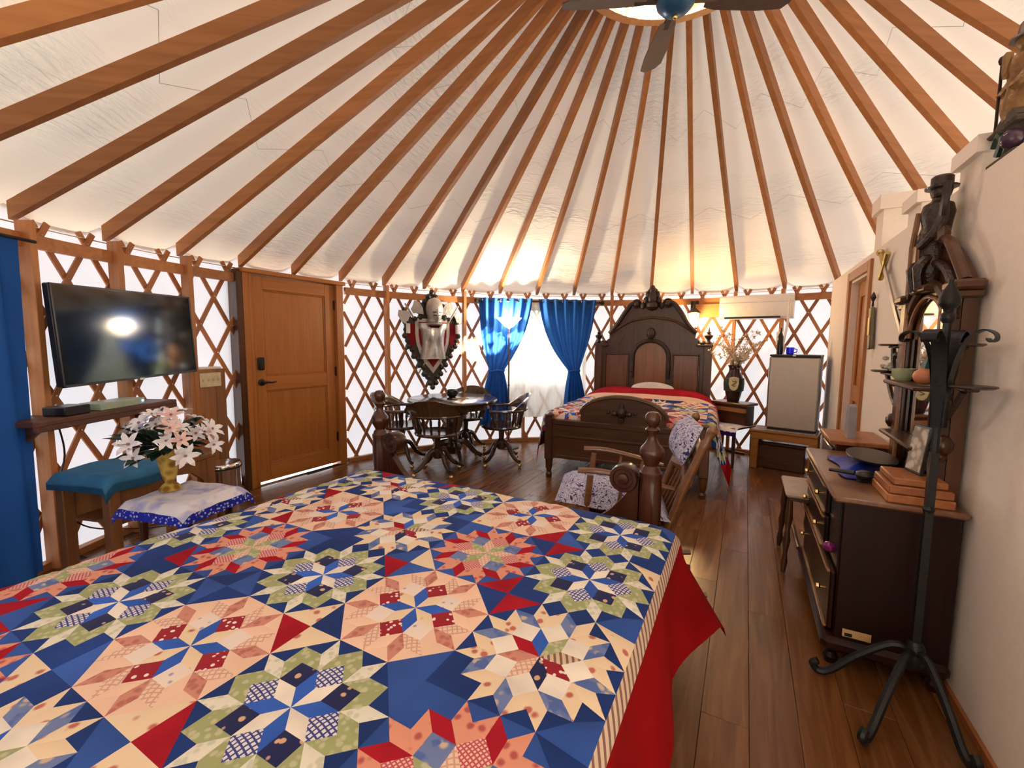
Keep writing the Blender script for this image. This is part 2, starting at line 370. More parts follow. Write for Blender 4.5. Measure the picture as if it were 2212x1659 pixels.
# ---- ground outside
g = MB(); g.lathe([(0.001, -0.30), (60, -0.30)], 48, (CX, CY, 0))
struct(obj('ground', g, plain('dry_grass', (0.28, 0.30, 0.12), 0.95, bscale=3, var=0.4)), 'grass ground outside the yurt', 'ground')

# ---- round canvas wall with window openings
DOOR_A = (angof((-2.50, 4.12)) - 0.012, angof((-1.957, 5.02)) + 0.012)
WIN1 = (angof((-0.30, 6.2)), angof((1.02, 6.3)), 0.84, 1.93)
WIN2 = (-2.06, -1.70, 0.75, 1.93)
wins = (WIN1, WIN2)
cuts = sorted(set([-pi + i * 2 * pi / 120 for i in range(121)] + [x for w in wins for x in w[:2]] + list(DOOR_A)))
zs = [0.0, 0.75, 0.84, 1.93, 2.0, 2.38]
cw = MB(); RC = R + 0.035
for i in range(len(cuts) - 1):
    a, b = cuts[i], cuts[i + 1]; mid = (a + b) / 2
    for j in range(len(zs) - 1):
        z0, z1 = zs[j], zs[j + 1]; zm = (z0 + z1) / 2
        if any((w[0] < mid < w[1] or w[0] < mid + 2 * pi < w[1]) and w[2] < zm < w[3] for w in wins): continue
        if DOOR_A[0] < mid < DOOR_A[1] and zm < 2.0: continue
        cw.add([yc(a, RC, z0), yc(b, RC, z0), yc(b, RC, z1), yc(a, RC, z1)], [(0, 1, 2, 3)], 0 if -1.72 < mid < 1.12 else 1)
wall = struct(obj('wall_round', cw, [M['canvas'], M['rear_canvas']], smooth=False), 'white canvas round wall behind a wooden lattice', 'wall')
# lattice slats: two shared meshes turned about the yurt axis
SP = 0.269 / R; HZ = 0.2475; ZT = 2.052
PHV = angof(onwall(850, 622))
def slat_mesh(sg, clip=None):
    b = MB(); w = 0.0175; rr = R - 0.004 if sg > 0 else R - 0.017; n = 9; z0, z1 = 0.035, 2.125
    segs = []
    for i in range(n + 1):
        z = z0 + (z1 - z0) * i / n; segs.append((sg * (ZT - z) / HZ * SP / 2, z))
    tx, tz = sg * -SP / 2 * R / HZ, 1.0; L = hypot(tx, tz); nx, nz = tz / L, -tx / L
    vs = []
    for a, z in segs:
        for r in (rr, rr - 0.012):
            for q in (-1, 1): vs.append((a + q * w * nx / R, r, z + q * w * nz))
    return b, vs, n
def slat_build(sg, a0, clip=None):
    b, vs, n = slat_mesh(sg)
    rng = range(n)
    pts = vs
    if clip:                                   # keep the stretch on one side of the door
        lo, hi = clip
        def ev(z):
            a = sg * (ZT - z) / HZ * SP / 2; return a
        zz = [z for z in [0.035 + (2.125 - 0.035) * k / 200 for k in range(201)] if not (lo < a0 + ev(z) < hi)]
        if not zz: return []
        runs = []; cur = [zz[0]]
        for z in zz[1:]:
            if z - cur[-1] > 0.02: runs.append(cur); cur = [z]
            else: cur.append(z)
        runs.append(cur); outl = []
        for rn in runs:
            if rn[-1] - rn[0] < 0.05: continue
            outl.append((rn[0], rn[-1]))
        return outl
    return [(0.035, 2.125)]
def slat_piece(sg, z0, z1, n=9):
    b = MB(); w = 0.0175; rr = R - 0.004 if sg > 0 else R - 0.017
    tx, tz = -sg * SP / 2 * R / HZ, 1.0; L = hypot(tx, tz); nx, nz = tz / L, -tx / L; vs = []
    for i in range(n + 1):
        z = z0 + (z1 - z0) * i / n; a = sg * (ZT - z) / HZ * SP / 2
        for r, q in ((rr, -1), (rr, 1), (rr - 0.012, 1), (rr - 0.012, -1)):
            aa = a + q * w * nx / R; vs.append((r * sin(aa), r * cos(aa), z + q * w * nz))
    fs = [(i * 4 + k, i * 4 + (k + 1) % 4, (i + 1) * 4 + (k + 1) % 4, (i + 1) * 4 + k) for i in range(n) for k in range(4)] + [(3, 2, 1, 0), (n * 4, n * 4 + 1, n * 4 + 2, n * 4 + 3)]
    b.add(vs, fs); return b
full = {sg: slat_piece(sg, 0.035, 2.125).mesh('lattice_slat', M['lattice'], True, 30) for sg in (1, -1)}
J0, J1 = int((-2.2 - PHV) / SP), int((1.75 - PHV) / SP)
span = (ZT - 0.035) / HZ * SP / 2
bolts = MB()
for j in range(J0, J1 + 1):
    a0 = PHV + j * SP
    for sg in (1, -1):
        ends = (a0, a0 + sg * span)
        hit = min(ends) < DOOR_A[1] and max(ends) > DOOR_A[0]
        if not hit: obj('lattice_slat', full[sg], None, wall, loc=(CX, CY, 0), rz=-a0)
        else:
            for (z0, z1) in slat_build(sg, a0, DOOR_A):
                obj('lattice_slat', slat_piece(sg, z0, z1, 6), M['lattice'], wall, loc=(CX, CY, 0), rz=-a0, ang=30)
    for k in range(9):
        a = a0 + (SP / 2 if k % 2 else 0); z = ZT - k * HZ
        if DOOR_A[0] - .01 < a < DOOR_A[1] + .01: continue
        c = Vector(yc(a, R - 0.031, z)); X = Matrix.Translation(c) @ Matrix.Rotation(-a, 4, 'Z') @ Matrix.Rotation(pi / 2, 4, 'X')
        bolts.lathe([(0.006, 0), (0.006, 0.002), (0.0001, 0.004)], 6, X=X)
bo = obj('lattice_bolts', bolts, M['chrome'], wall); bo['kind'] = 'stuff'
# studs and top plate boards
PR = R - 0.034
post_i = [-1, 0, 1, 2, 3, 7, 9, 13, 16, 17, 19, 20]
pa = [PH + i * DN for i in post_i]
pmesh = MB(); pmesh.cbox(-0.019, 0.019, PR - 0.09, PR, 0.0, 2.10, 0.003); pmesh = pmesh.mesh('wall_post', M['post'])
for a in pa: obj('wall_post', pmesh, None, wall, loc=(CX, CY, 0), rz=-a)
a_low = angof(onwall(1128, 900)); lowp = MB(); lowp.cbox(-0.02, 0.02, PR - 0.05, PR, 0, 1.0, .003)
obj('wall_post', lowp, M['post'], wall, loc=(CX, CY, 0), rz=-a_low)
edges = sorted(pa + [DOOR_A[0], DOOR_A[1], PH + 11 * DN, PH + 5 * DN])
for a, b in zip(edges[:-1], edges[1:]):
    if DOOR_A[0] - .01 <= a < DOOR_A[1] - .01: continue
    nseg = 4; pb = MB(); vs = []
    for i in range(nseg + 1):
        t = a + (b - a) * i / nseg
        for r, z in ((PR - 0.04, 1.953), (PR - 0.002, 1.953), (PR - 0.002, 2.032), (PR - 0.04, 2.032)): vs.append(yc(t, r, z))
    fs = [(i * 4 + k, i * 4 + (k + 1) % 4, i * 4 + 4 + (k + 1) % 4, i * 4 + 4 + k) for i in range(nseg) for k in range(4)] + [(3, 2, 1, 0), tuple(nseg * 4 + k for k in range(4))]
    pb.add(vs, fs); obj('top_plate', pb, M['plate'], wall, ang=25)
cb = MB(); cb.tube([yc(-2.2 + i * 0.05, R - 0.02, 2.087) for i in range(82)], 0.004, 6); obj('tension_cable', cb, M['chrome'], wall)
bb = MB(); vs = []
for seg in ((-2.2, DOOR_A[0]), (DOOR_A[1], 1.7)):
    b2 = MB(); nn = 40; vs = []
    for i in range(nn + 1):
        t = seg[0] + (seg[1] - seg[0]) * i / nn
        for r, z in ((PR - 0.035, 0), (PR + 0.02, 0), (PR + 0.02, 0.045), (PR - 0.035, 0.045)): vs.append(yc(t, r, z))
    b2.add(vs, [(i * 4 + k, i * 4 + (k + 1) % 4, i * 4 + 4 + (k + 1) % 4, i * 4 + 4 + k) for i in range(nn) for k in range(4)])
    obj('base_board', b2, M['plate'], wall, ang=25)

# ---- ceiling: liner cone, rafters, ring and skylight
m, n, l, out = _nt('ceiling_liner')
t = n.new('ShaderNodeTexCoord'); mp = n.new('ShaderNodeMapping'); mp.inputs['Scale'].default_value = (3.0, 40.0, 1); l.new(t.outputs['UV'], mp.inputs[0])
f1 = _noise(n, l, mp.outputs[0], 1.0, 3, 0.8)
mp2 = n.new('ShaderNodeMapping'); mp2.inputs['Scale'].default_value = (0.25, 2.0, 1); l.new(t.outputs['UV'], mp2.inputs[0]); f2 = _noise(n, l, mp2.outputs[0], 1.0, 1)
rr_ = _ramp(n, [(0.45, (0, 0, 0)), (0.62, (1, 1, 1))]); l.new(f2, rr_.inputs[0]); mm = n.new('ShaderNodeMath'); mm.operation = 'MULTIPLY'; l.new(f1, mm.inputs[0]); l.new(rr_.outputs[0], mm.inputs[1])
d = n.new('ShaderNodeBsdfDiffuse'); d.inputs[0].default_value = (0.86, 0.78, 0.66, 1); tr = n.new('ShaderNodeBsdfTranslucent'); tr.inputs[0].default_value = (0.86, 0.80, 0.70, 1)
bp_ = n.new('ShaderNodeBump'); bp_.inputs['Strength'].default_value = 0.9; bp_.inputs['Distance'].default_value = 0.05; l.new(mm.outputs[0], bp_.inputs['Height']); l.new(bp_.outputs[0], d.inputs['Normal'])
mx = n.new('ShaderNodeMixShader'); mx.inputs[0].default_value = 0.026; l.new(d.outputs[0], mx.inputs[1]); l.new(tr.outputs[0], mx.inputs[2]); l.new(mx.outputs[0], out.inputs[0])
M['liner'] = m
RD = 0.092; RING = 0.575
lm = MB(); NB = 45; SUBA = 6; NV = 22
A0 = PH - 9 * DN; vs = []; uvs = []
rnd = random.Random(3)
for j in range(NV + 1):
    r = RC + 0.02 - (RC + 0.02 - RING) * j / NV
    for i in range(NB * SUBA + 1):
        a = A0 + DN * i / SUBA; fr = (i % SUBA) / SUBA; sag = 0.018 * sin(pi * fr) ** 2 * min(1, r / 2.0)
        z = zlow(r) + RD * 1.12 + 0.012 + sag - 0.085 * max(0, (r - R + .30) / .34) ** 1.5 * sin(pi * fr) ** .6 + (rnd.random() - .5) * 0.004
        vs.append(yc(a, r, z)); uvs.append((i / SUBA, j / NV * 3.3))
w_ = NB * SUBA + 1
lm.add(vs, [(j * w_ + i, j * w_ + i + 1, (j + 1) * w_ + i + 1, (j + 1) * w_ + i) for j in range(NV) for i in range(w_ - 1)])
lme = lm.mesh('ceiling', M['liner'], True, 80); uvl = lme.uv_layers.new(name='UVMap')
for lp in lme.loops: uvl.data[lp.index].uv = uvs[lp.vertex_index]
ceil = struct(obj('ceiling', lme, None), 'cream fabric cone ceiling between radiating wooden rafters', 'ceiling')
rb = MB(); r0, r1 = R - 0.005, RING - 0.02; wv = 0.019; sl = (ZA - ZP) / R
ve = RD / cos(math.atan(sl))
rb.add([(x, r, zlow(r) + h) for r in (r0, r1) for x, h in ((-wv, 0), (wv, 0), (wv, ve), (-wv, ve))],
       [(0, 1, 5, 4), (1, 2, 6, 5), (2, 3, 7, 6), (3, 0, 4, 7), (3, 2, 1, 0), (4, 5, 6, 7)])
rme = rb.mesh('rafter', M['rafter'], False)
for i in range(-8, 36): obj('rafter', rme, None, ceil, loc=(CX, CY, 0), rz=-(PH + i * DN))
zr = zlow(RING)
rg = MB(); ring_prof = [(RING - 0.045, zr - 0.20), (RING + 0.015, zr - 0.20), (RING + 0.015, zr + 0.12), (RING - 0.045, zr + 0.12), (RING - 0.045, zr - 0.20)]
rg.lathe(ring_prof, 40, (CX, CY, 0)); obj('centre_ring', rg, wood('ring_fir', (0.50, 0.22, 0.06), (0.62, 0.30, 0.10), 'Z', 0.4), ceil)
dm = MB(); dm.lathe([(RING + 0.02, zr + 0.13), (RING * 0.9, zr + 0.27), (RING * 0.6, zr + 0.39), (RING * 0.3, zr + 0.44), (0.001, zr + 0.46)], 32, (CX, CY, 0)); obj('skylight_dome', dm, M['dome'], ceil)
sp = MB()
for k in range(4):
    a = k * pi / 4 + 0.3; c, s_ = cos(a), sin(a); q = RING - 0.05
    sp.tube([(CX - c * q, CY - s_ * q, zr + 0.06), (CX, CY, zr + 0.10), (CX + c * q, CY + s_ * q, zr + 0.06)], 0.012, 6)
obj('ring_spokes', sp, M['rafter'], ceil)
for t_, dz in ((0.28, 0.10), (0.55, 0.10)):      # thin cord stitched in a zigzag under the liner
    zg = MB(); pts = []
    for i in range(-4, 27):
        rr2 = R * (1 - t_ - (0.06 if i % 2 else 0)); pts.append(yc(PH + (i + .5) * DN, rr2, zlow(rr2) + RD * 1.09))
    zg.tube(pts, 0.0014, 4); obj('lacing_cord', zg, plain('grey_cord_%g' % t_, (0.45, 0.42, 0.36), 0.8), ceil)

# ---- entrance door
DL = Vector((-2.490, 4.105, 0)); DR = Vector((-1.957, 5.02, 0)); dx = (DR - DL); DWID = dx.length; drz = atan2(dx.y, dx.x)
door = struct(thing('door_1', 'orange-brown two-panel wooden entrance door with black keypad lock and lever', 'door', DL, drz))
b = MB()
b.cbox(-0.085, -0.03, -0.03, 0.14, 0, 2.07, .004); obj('door_post', b, M['walnut'], door, label='dark edge post')
for x0, x1, y0 in ((-0.03, 0.022, -0.035), (0.026, 0.062, -0.02)):
    b = MB(); b.cbox(x0, x1, y0, 0.13, 0, 2.06, .004); obj('door_jamb', b, M['door'], door)
b = MB(); b.cbox(DWID - 0.075, DWID + 0.015, -0.03, 0.13, 0, 2.06, .004); obj('door_jamb', b, M['door'], door)
b = MB(); b.cbox(-0.05, DWID + 0.03, -0.06, 0.13, 2.045, 2.085, .004); obj('door_header', b, M['doorx'], door)
b = MB(); b.cbox(-0.02, DWID - 0.02, 0.0, 0.13, 0.0, 0.012, .002); obj('threshold', b, M['chrome'], door)
sx0, sx1, dz0, dz1 = 0.066, DWID - 0.079, 0.028, 2.04; st = 0.115
leaf = obj('door_leaf', MB().box(sx0 + .02, sx1 - .02, 0.036, 0.05, dz0 + .02, dz1 - .02), M['door'], door, False)
for x0, x1 in ((sx0, sx0 + st), (sx1 - st, sx1)):
    b = MB(); b.cbox(x0, x1, 0.014, 0.06, dz0, dz1, .004); obj('stile', b, M['door'], leaf)
for z0, z1 in ((dz0, dz0 + 0.17), (0.93, 1.07), (dz1 - 0.13, dz1)):
    b = MB(); b.cbox(sx0 + st, sx1 - st, 0.014, 0.06, z0, z1, .004); obj('rail', b, M['doorx'], leaf)
for z0, z1 in ((dz0 + 0.17, 0.93), (1.07, dz1 - 0.13)):
    b = MB(); x0, x1 = sx0 + st, sx1 - st; bw = 0.014
    for q in ((x0, x1, z0, z0 + bw), (x0, x1, z1 - bw, z1), (x0, x0 + bw, z0, z1), (x1 - bw, x1, z0, z1)): b.cbox(q[0], q[1], 0.022, 0.04, q[2], q[3], .004)
    obj('panel_moulding', b, M['door'], leaf)
    obj('door_panel', MB().cbox(x0 + bw, x1 - bw, 0.030, 0.042, z0 + bw, z1 - bw, .003), M['door'], leaf)
b = MB(); b.cbox(sx0 + .03, sx0 + .095, -0.012, 0.016, 1.135, 1.26, .012); k = obj('keypad_lock', b, M['black'], door)
b = MB(); b.cbox(sx0 + .042, sx0 + .083, -0.017, -0.010, 1.15, 1.20, .003); obj('thumb_turn', b, M['bronze'], k)
b = MB(); b.lathe([(0.034, 0), (0.034, 0.008), (0.016, 0.014), (0.013, 0.05), (0.0001, 0.052)], 16, X=T(sx0 + .065, 0.014, 1.015, rx=pi / 2)); k = obj('lever_rose', b, M['bronze'], door)
b = MB(); b.tube(spline([(sx0 + .065, -0.032, 1.015), (sx0 + .10, -0.036, 1.017), (sx0 + .15, -0.034, 1.012), (sx0 + .185, -0.03, 1.018)], 4), [.011] * 5 + [.009] * 4 + [.007] * 4, 8); obj('lever', b, M['bronze'], k)
for z in (0.33, 1.08, 1.82):
    b = MB(); b.lathe([(0.008, -.055), (0.008, .055)], 8, (sx1 + .004, 0.008, z)); b.box(sx1 - .012, sx1 + .02, 0.008, 0.016, z - .05, z + .05); obj('hinge', b, M['bronze'], door)
# ---- window behind the blue curtains
def window(nm, w, label, muntins=2):
    W = struct(thing(nm, label, 'window', (CX, CY, 0))); a0, a1, z0, z1 = w; k = 8
    def strip(name, az, mat, par, r0, r1):
        bb_ = MB(); vs = []; aa, ab, za, zb = az
        for i in range(k + 1):
            t = aa + (ab - aa) * i / k
            for r, z in ((r0, za), (r1, za), (r1, zb), (r0, zb)): vs.append((r * sin(t), r * cos(t), z))
        bb_.add(vs, [(i * 4 + q, i * 4 + (q + 1) % 4, i * 4 + 4 + (q + 1) % 4, i * 4 + 4 + q) for i in range(k) for q in range(4)] + [(3, 2, 1, 0), tuple(k * 4 + q for q in range(4))])
        return obj(name, bb_, mat, par, ang=25)
    fw = 0.05 / R; mt = M['canvas_trim']
    for az in ((a0, a1, z0, z0 + .05), (a0, a1, z1 - .05, z1), (a0, a0 + fw, z0, z1), (a1 - fw, a1, z0, z1)): strip('window_frame', az, mt, W, RC - 0.012, RC + 0.012)
    for i in range(muntins):
        p0 = a0 + (a1 - a0) * i / muntins; p1 = a0 + (a1 - a0) * (i + 1) / muntins
        strip('window_pane', (p0 + .004, p1 - .004, z0 + .05, z1 - .05), M['clear'], W, RC - 0.001, RC + 0.001)
    return W
M['canvas_trim'] = plain('white_trim', (0.8, 0.8, 0.78), 0.6)
window('window_1', WIN1, 'bright window with clear panes behind the blue tied-back curtains')
window('window_2', WIN2, 'window beside the long blue curtain on the television wall', 1)

# ---- white partition wall with battlements
wl_ = MB(); TH = -0.12; AF = 4.02; DA0, DA1, DZ = 2.31, 2.98, 1.985; H = 2.115
def wbox(b_, a0, a1, b0, b1, z0, z1):
    X = Matrix.Translation(W0) @ Matrix.Rotation(WTH, 4, 'Z'); b_.box(a0, a1, b0, b1, z0, z1, X=X)
wbox(wl_, -1.2, DA0, TH, 0, 0, H); wbox(wl_, DA1, AF, TH, 0, 0, H); wbox(wl_, DA0, DA1, TH, 0, DZ, H)
wr = struct(obj('wall_right', wl_, M['white_wall'], smooth=False), 'white painted partition wall with castle battlements on top', 'wall')
def merlon(a0, a1, zc, zt, dep):
    mb_ = MB(); wbox(mb_, a0 + .025, a1 - .025, -dep, -0.005, H, zc); o = obj('merlon', mb_, M['white_wall'], wr, False)
    mb_ = MB(); wbox(mb_, a0, a1, -dep - .01, 0.022, zc, zt); obj('merlon_cap', mb_, M['white_wall'], o, False)
merlon(2.06, 2.30, 2.375, 2.475, 0.75)
for a0, a1 in ((1.26, 1.53), (0.555, 0.815), (-0.15, 0.10), (-.85, -.6)): merlon(a0, a1, 2.20, 2.268, 0.14)
c = struct(thing('trim_1', 'orange wooden casing around the partition doorway', 'door casing', W0, WTH))
for q in ((DA0 - .08, DA0, 0, DZ + .08), (DA1, DA1 + .08, 0, DZ + .08), (DA0, DA1, DZ, DZ + .08)):
    b = MB(); b.cbox(q[0], q[1], -0.002, 0.02, q[2], q[3], .004); obj('casing', b, M['door'], c)
b = MB(); b.box(DA0 - .001, DA0 + .02, TH, 0.0, 0, DZ); b.box(DA1 - .02, DA1 + .001, TH, 0, 0, DZ); b.box(DA0, DA1, TH, 0, DZ - .02, DZ); obj('jamb', b, M['white_wall'], c, False, label='white jamb')
dd = struct(thing('door_2', 'orange wooden panel door set back in the white partition wall', 'door', W0, WTH))
b = MB(); b.cbox(DA0 + .02, DA1 - .02, -0.10, -0.065, 0.01, DZ - .02, .003); lf = obj('door_leaf', b, M['door'], dd)
for q in ((DA0 + .02, DA0 + .12, .01, DZ - .02), (DA1 - .12, DA1 - .02, .01, DZ - .02)):
    b = MB(); b.cbox(q[0], q[1], -0.066, -0.05, q[2], q[3], .004); obj('stile', b, M['door'], lf)
for q in ((.01, .2), (.93, 1.07), (DZ - .15, DZ - .02)):
    b = MB(); b.cbox(DA0 + .12, DA1 - .12, -0.066, -0.05, q[0], q[1], .004); obj('rail', b, M['doorx'], lf)
tb = struct(thing('baseboard_right', 'reddish wood baseboard along the white partition wall', 'baseboard', W0, WTH))
for q in ((-1.2, DA0 - .08), (DA1 + .08, AF - .1)): b = MB(); b.cbox(q[0], q[1], 0, 0.014, 0, 0.035, .003); obj('baseboard', b, M['boxwood'], tb)

# ================================================================== BEDS AND QUILTS
BLK = 0.3765
QT = {
 'G': dict(A=['white', 'blue'], C=['plaid', 'navyflor'], Md='paleprint', Ch=['green', 'green'], bg='navy'),
 'P': dict(A=['cream', 'blue'], C=['hearts', 'whiteflor'], Md='rose', Ch=['lattice', 'peach'], bg='peach'),
 'R': dict(A=['green', 'lattice'], C=['pinkcheck', 'blueflor'], Md='pinkflor', Ch=['red', 'pinkflor'], bg='midblue'),
 'W': dict(A=['hearts', 'navyflor', 'lattice', 'rose', 'red', 'blue', 'green', 'stripe'], C=['white'], Md='cream', Ch=['blueflor', 'cream'], bg='navy'),
}
def block_polys(cx, cy, half, ty, cor):
    e = half / (2 + sqrt(2)); D = QT[ty]
    a = [Vector((cos(k * pi / 4), sin(k * pi / 4))) * e for k in range(8)]; o = Vector((cx, cy)); out_ = []
    P = [a[k] + a[(k + 1) % 8] for k in range(8)]
    for k in range(8):
        k1, km = (k + 1) % 8, (k - 1) % 8
        out_.append(([Vector((0, 0)), a[k], P[k], a[k1]], D['A'][k % len(D['A'])]))
        Qk = a[k] + a[k1] + a[km]; Tk = Qk + a[k]
        out_.append(([a[k], P[km], Qk, P[k]], D['C'][k % len(D['C'])]))
        out_.append(([P[k], P[k] + a[k], P[k] * 2, P[k] + a[k1]], D['Md']))
        out_.append(([P[k], Qk, Tk, P[k] + a[k]], D['Ch'][0])); out_.append(([P[km], P[km] + a[k], Tk, Qk], D['Ch'][1]))
        out_.append(([Tk, P[k] * 2, P[k] + a[k]], D['bg'])); out_.append(([Tk, P[km] + a[k], P[km] * 2], D['bg']))
        if k % 2: out_.append(([P[km] * 2, Vector((half if a[k].x > 0 else -half, half if a[k].y > 0 else -half)), P[k] * 2, Tk], cor[k // 2]))
    return [([o + p for p in q], mk) for q, mk in out_]
def fold(d, r):
    if d <= 0: return 0.0, 0.0
    if d < r * pi / 2: return r * sin(d / r), -r * (1 - cos(d / r))
    x = d - r * pi / 2; return r + x * 0.16, -r - x * 0.985
def quilt(name, label, loc, rz, ul, ur, vf, vh, zt, blocks, band=None, redfoot=None, redhead=None, rad=0.07, crown=0.006, pillow=None, flare=0.9):
    """ul/ur/vf: lines where the cloth starts to bend down; v runs from the foot (0) towards the head"""
    root = thing(name, label, 'quilt', loc, rz); MATS = [Q[k] for k in QK]; MI = {k: i for i, k in enumerate(QK)}
    def mp(u, v, lift=0.0):
        hx, zx = 0, 0; x, y, z = u, v, zt + lift
        if u > ur: hx, zx = fold(u - ur, rad); x = ur + hx
        elif u < ul: hx, zx = fold(ul - u, rad); x = ul - hx
        if v < vf: hy, zy = fold(vf - v, rad); y = vf - hy; z += zy
        z += zx
        cu = max(0, min(1, (u - ul) / (ur - ul))); z += crown * (1 - (2 * cu - 1) ** 4)
        z += 0.004 * sin(u * 9.1 + v * 3) * cos(v * 7.7 - u * 2.0)
        if u > ur + .1: x += 0.012 * sin(v * 9.0) * (u - ur - .1) * 6
        if pillow: z += pillow(u, v)
        if u > ur + .15 and v < vf + 0.35:                # loose corner swings outward
            q = (u - ur - .15) * (vf + .35 - v) * flare; x += q; z += q * .2
        return Vector((x, -y if not flipv else y, z))
    flipv = redhead is not None
    for (cu_, cv_, ty, cor) in blocks:
        b = MB()
        for poly, mk in block_polys(cu_, cv_, BLK / 2, ty, cor):
            c = sum(poly, Vector((0, 0))) / len(poly); vs = [mp(p.x, p.y) for p in poly]
            vs.append(mp(c.x, c.y, 0.0035)); k = len(poly)
            b.add(vs, [((i + 1) % k, i, k) if not flipv else (i, (i + 1) % k, k) for i in range(k)], MI[mk])
        obj('quilt_block', b, MATS, root, True, ang=60)
    def strip(nm, u0, u1, v0, v1, mk, nu, nv):
        b = MB(); b.grid(lambda s, t: mp(u0 + (u1 - u0) * s, v0 + (v1 - v0) * t), nu, nv); obj(nm, b, Q[mk], root, True, ang=80)
    if band:
        for (nm, u0, u1, v0, v1, mk) in band: strip(nm, u0, u1, v0, v1, mk, max(2, int(abs(u1 - u0) / .03)), max(2, int(abs(v1 - v0) / .05)))
    return root
# ---------- near bed
NB_L = Vector((-0.84, 2.75, 0)); NB_RZ = atan2(-WS.x, WS.y)
bed = thing('four_poster_bed', 'dark turned-post bed with ball finials and scrolled footboard under the large quilt', 'bed', NB_L, NB_RZ)
post_prof = [(0.045, 0), (0.045, 0.10), (0.05, 0.12), (0.05, 0.78), (0.047, 0.80), (0.05, 0.815), (0.05, 0.83), (0.044, 0.835), (0.040, 0.85), (0.030, 0.862), (0.035, 0.875), (0.052, 0.905), (0.056, 0.925), (0.050, 0.945), (0.032, 0.965), (0.022, 0.985), (0.021, 1.005), (0.030, 1.02), (0.033, 1.028), (0.026, 1.038), (0.020, 1.042), (0.031, 1.056), (0.036, 1.075), (0.034, 1.093), (0.022, 1.108), (0.0001, 1.113)]
pb = MB(); pb.lathe(post_prof, 8 if False else 18); pme = pb.mesh('bed_post', M['bedwood'])
NBW = 1.68
for x in (0.0, NBW): obj('bed_post', pme, None, bed, loc=(x, 0, 0.0), rz=0.2)
fbm = MB(); outl = []
N_ = 24
for i in range(N_ + 1):
    x = 0.05 + (NBW - 0.10) * i / N_; t = min(i, N_ - i) / N_
    outl.append((x, 0.56 + 0.24 * max(0, 1 - t / 0.14) ** 1.5))
fbm.prism([(0.05, 0.25)] + outl + [(NBW - 0.05, 0.25)], -0.02, 0.02); obj('footboard', fbm, M['bedwood'], bed)
for x in (0.118, NBW - 0.118):
    s_ = MB(); s_.lathe([(0.0001, -.045), (0.062, -.045), (0.066, -.035), (0.066, .035), (0.062, .045), (0.048, .045), (0.044, .038), (0.028, .038), (0.024, .046), (0.0001, .050)], 20, X=T(x, 0, 0.79, rx=pi / 2)); obj('footboard_scroll', s_, M['bedwood'], bed)
    s_ = MB(); s_.lathe([(0.0001, -.05), (0.012, -.05), (0.012, -.046), (0.0001, -.046)], 10, X=T(x, 0, 0.80, rx=pi / 2)); obj('scroll_button', s_, M['bedwood'], bed)
for x in (0.02, NBW - 0.02):
    s_ = MB(); s_.cbox(x - .015, x + .015, -2.05, -0.02, 0.28, 0.42, .004); obj('side_rail', s_, M['bedwood'], bed)
s_ = MB(); s_.cbox(0.10, NBW - .05, -2.05, -0.20, 0.38, 0.655, .05); obj('mattress', s_, cloth('mattress_ticking', (0.6, 0.57, 0.52)), bed)
def corners(i, j):
    pal = (['midblue', 'navy', 'midblue', 'navy'], ['red', 'cream', 'midblue', 'navy'], ['navy', 'red', 'cream', 'midblue'])[(i * 2 + j) % 3]
    return pal[(i + j) % 4:] + pal[:(i + j) % 4]
US = [0.1365 + BLK * i for i in range(5)]; VS = [0.0145 + 0.3765 * j for j in range(6)]
LAY = ['WRGPW', 'GWGPG', 'WPWRG', 'GRGPW', 'RGPGR', 'PRWRP']       # rows from the foot, columns from the left
blk = [(US[i], VS[j], LAY[j][i], corners(i, j)) for j in range(6) for i in range(5)]
uR = US[4] + BLK / 2; vF = VS[0] - BLK / 2; vH = VS[5] + BLK / 2; uL = US[0] - BLK / 2
quilt('patchwork_quilt', 'large patchwork quilt with star blocks and red border spread on the four-poster bed', NB_L, NB_RZ, 0.13, 1.775, 0.24, 2.2, 0.675, blk,
      band=[('striped_band', uR, uR + .042, vF, vH, 'stripe'), ('red_border', uR + .042, uR + .36, vF + .30, vH, 'border'), ('left_border', uL - .30, uL, vF, vH, 'border')])
# ---------- far bed
FB_L = Vector((0.40, 4.54, 0)); FB_RZ = radians(-25.0); FW, FLN = 1.50, 1.88
fbed = thing('victorian_bed', 'dark walnut bed with tall carved crested headboard and arched footboard', 'bed', FB_L, FB_RZ)
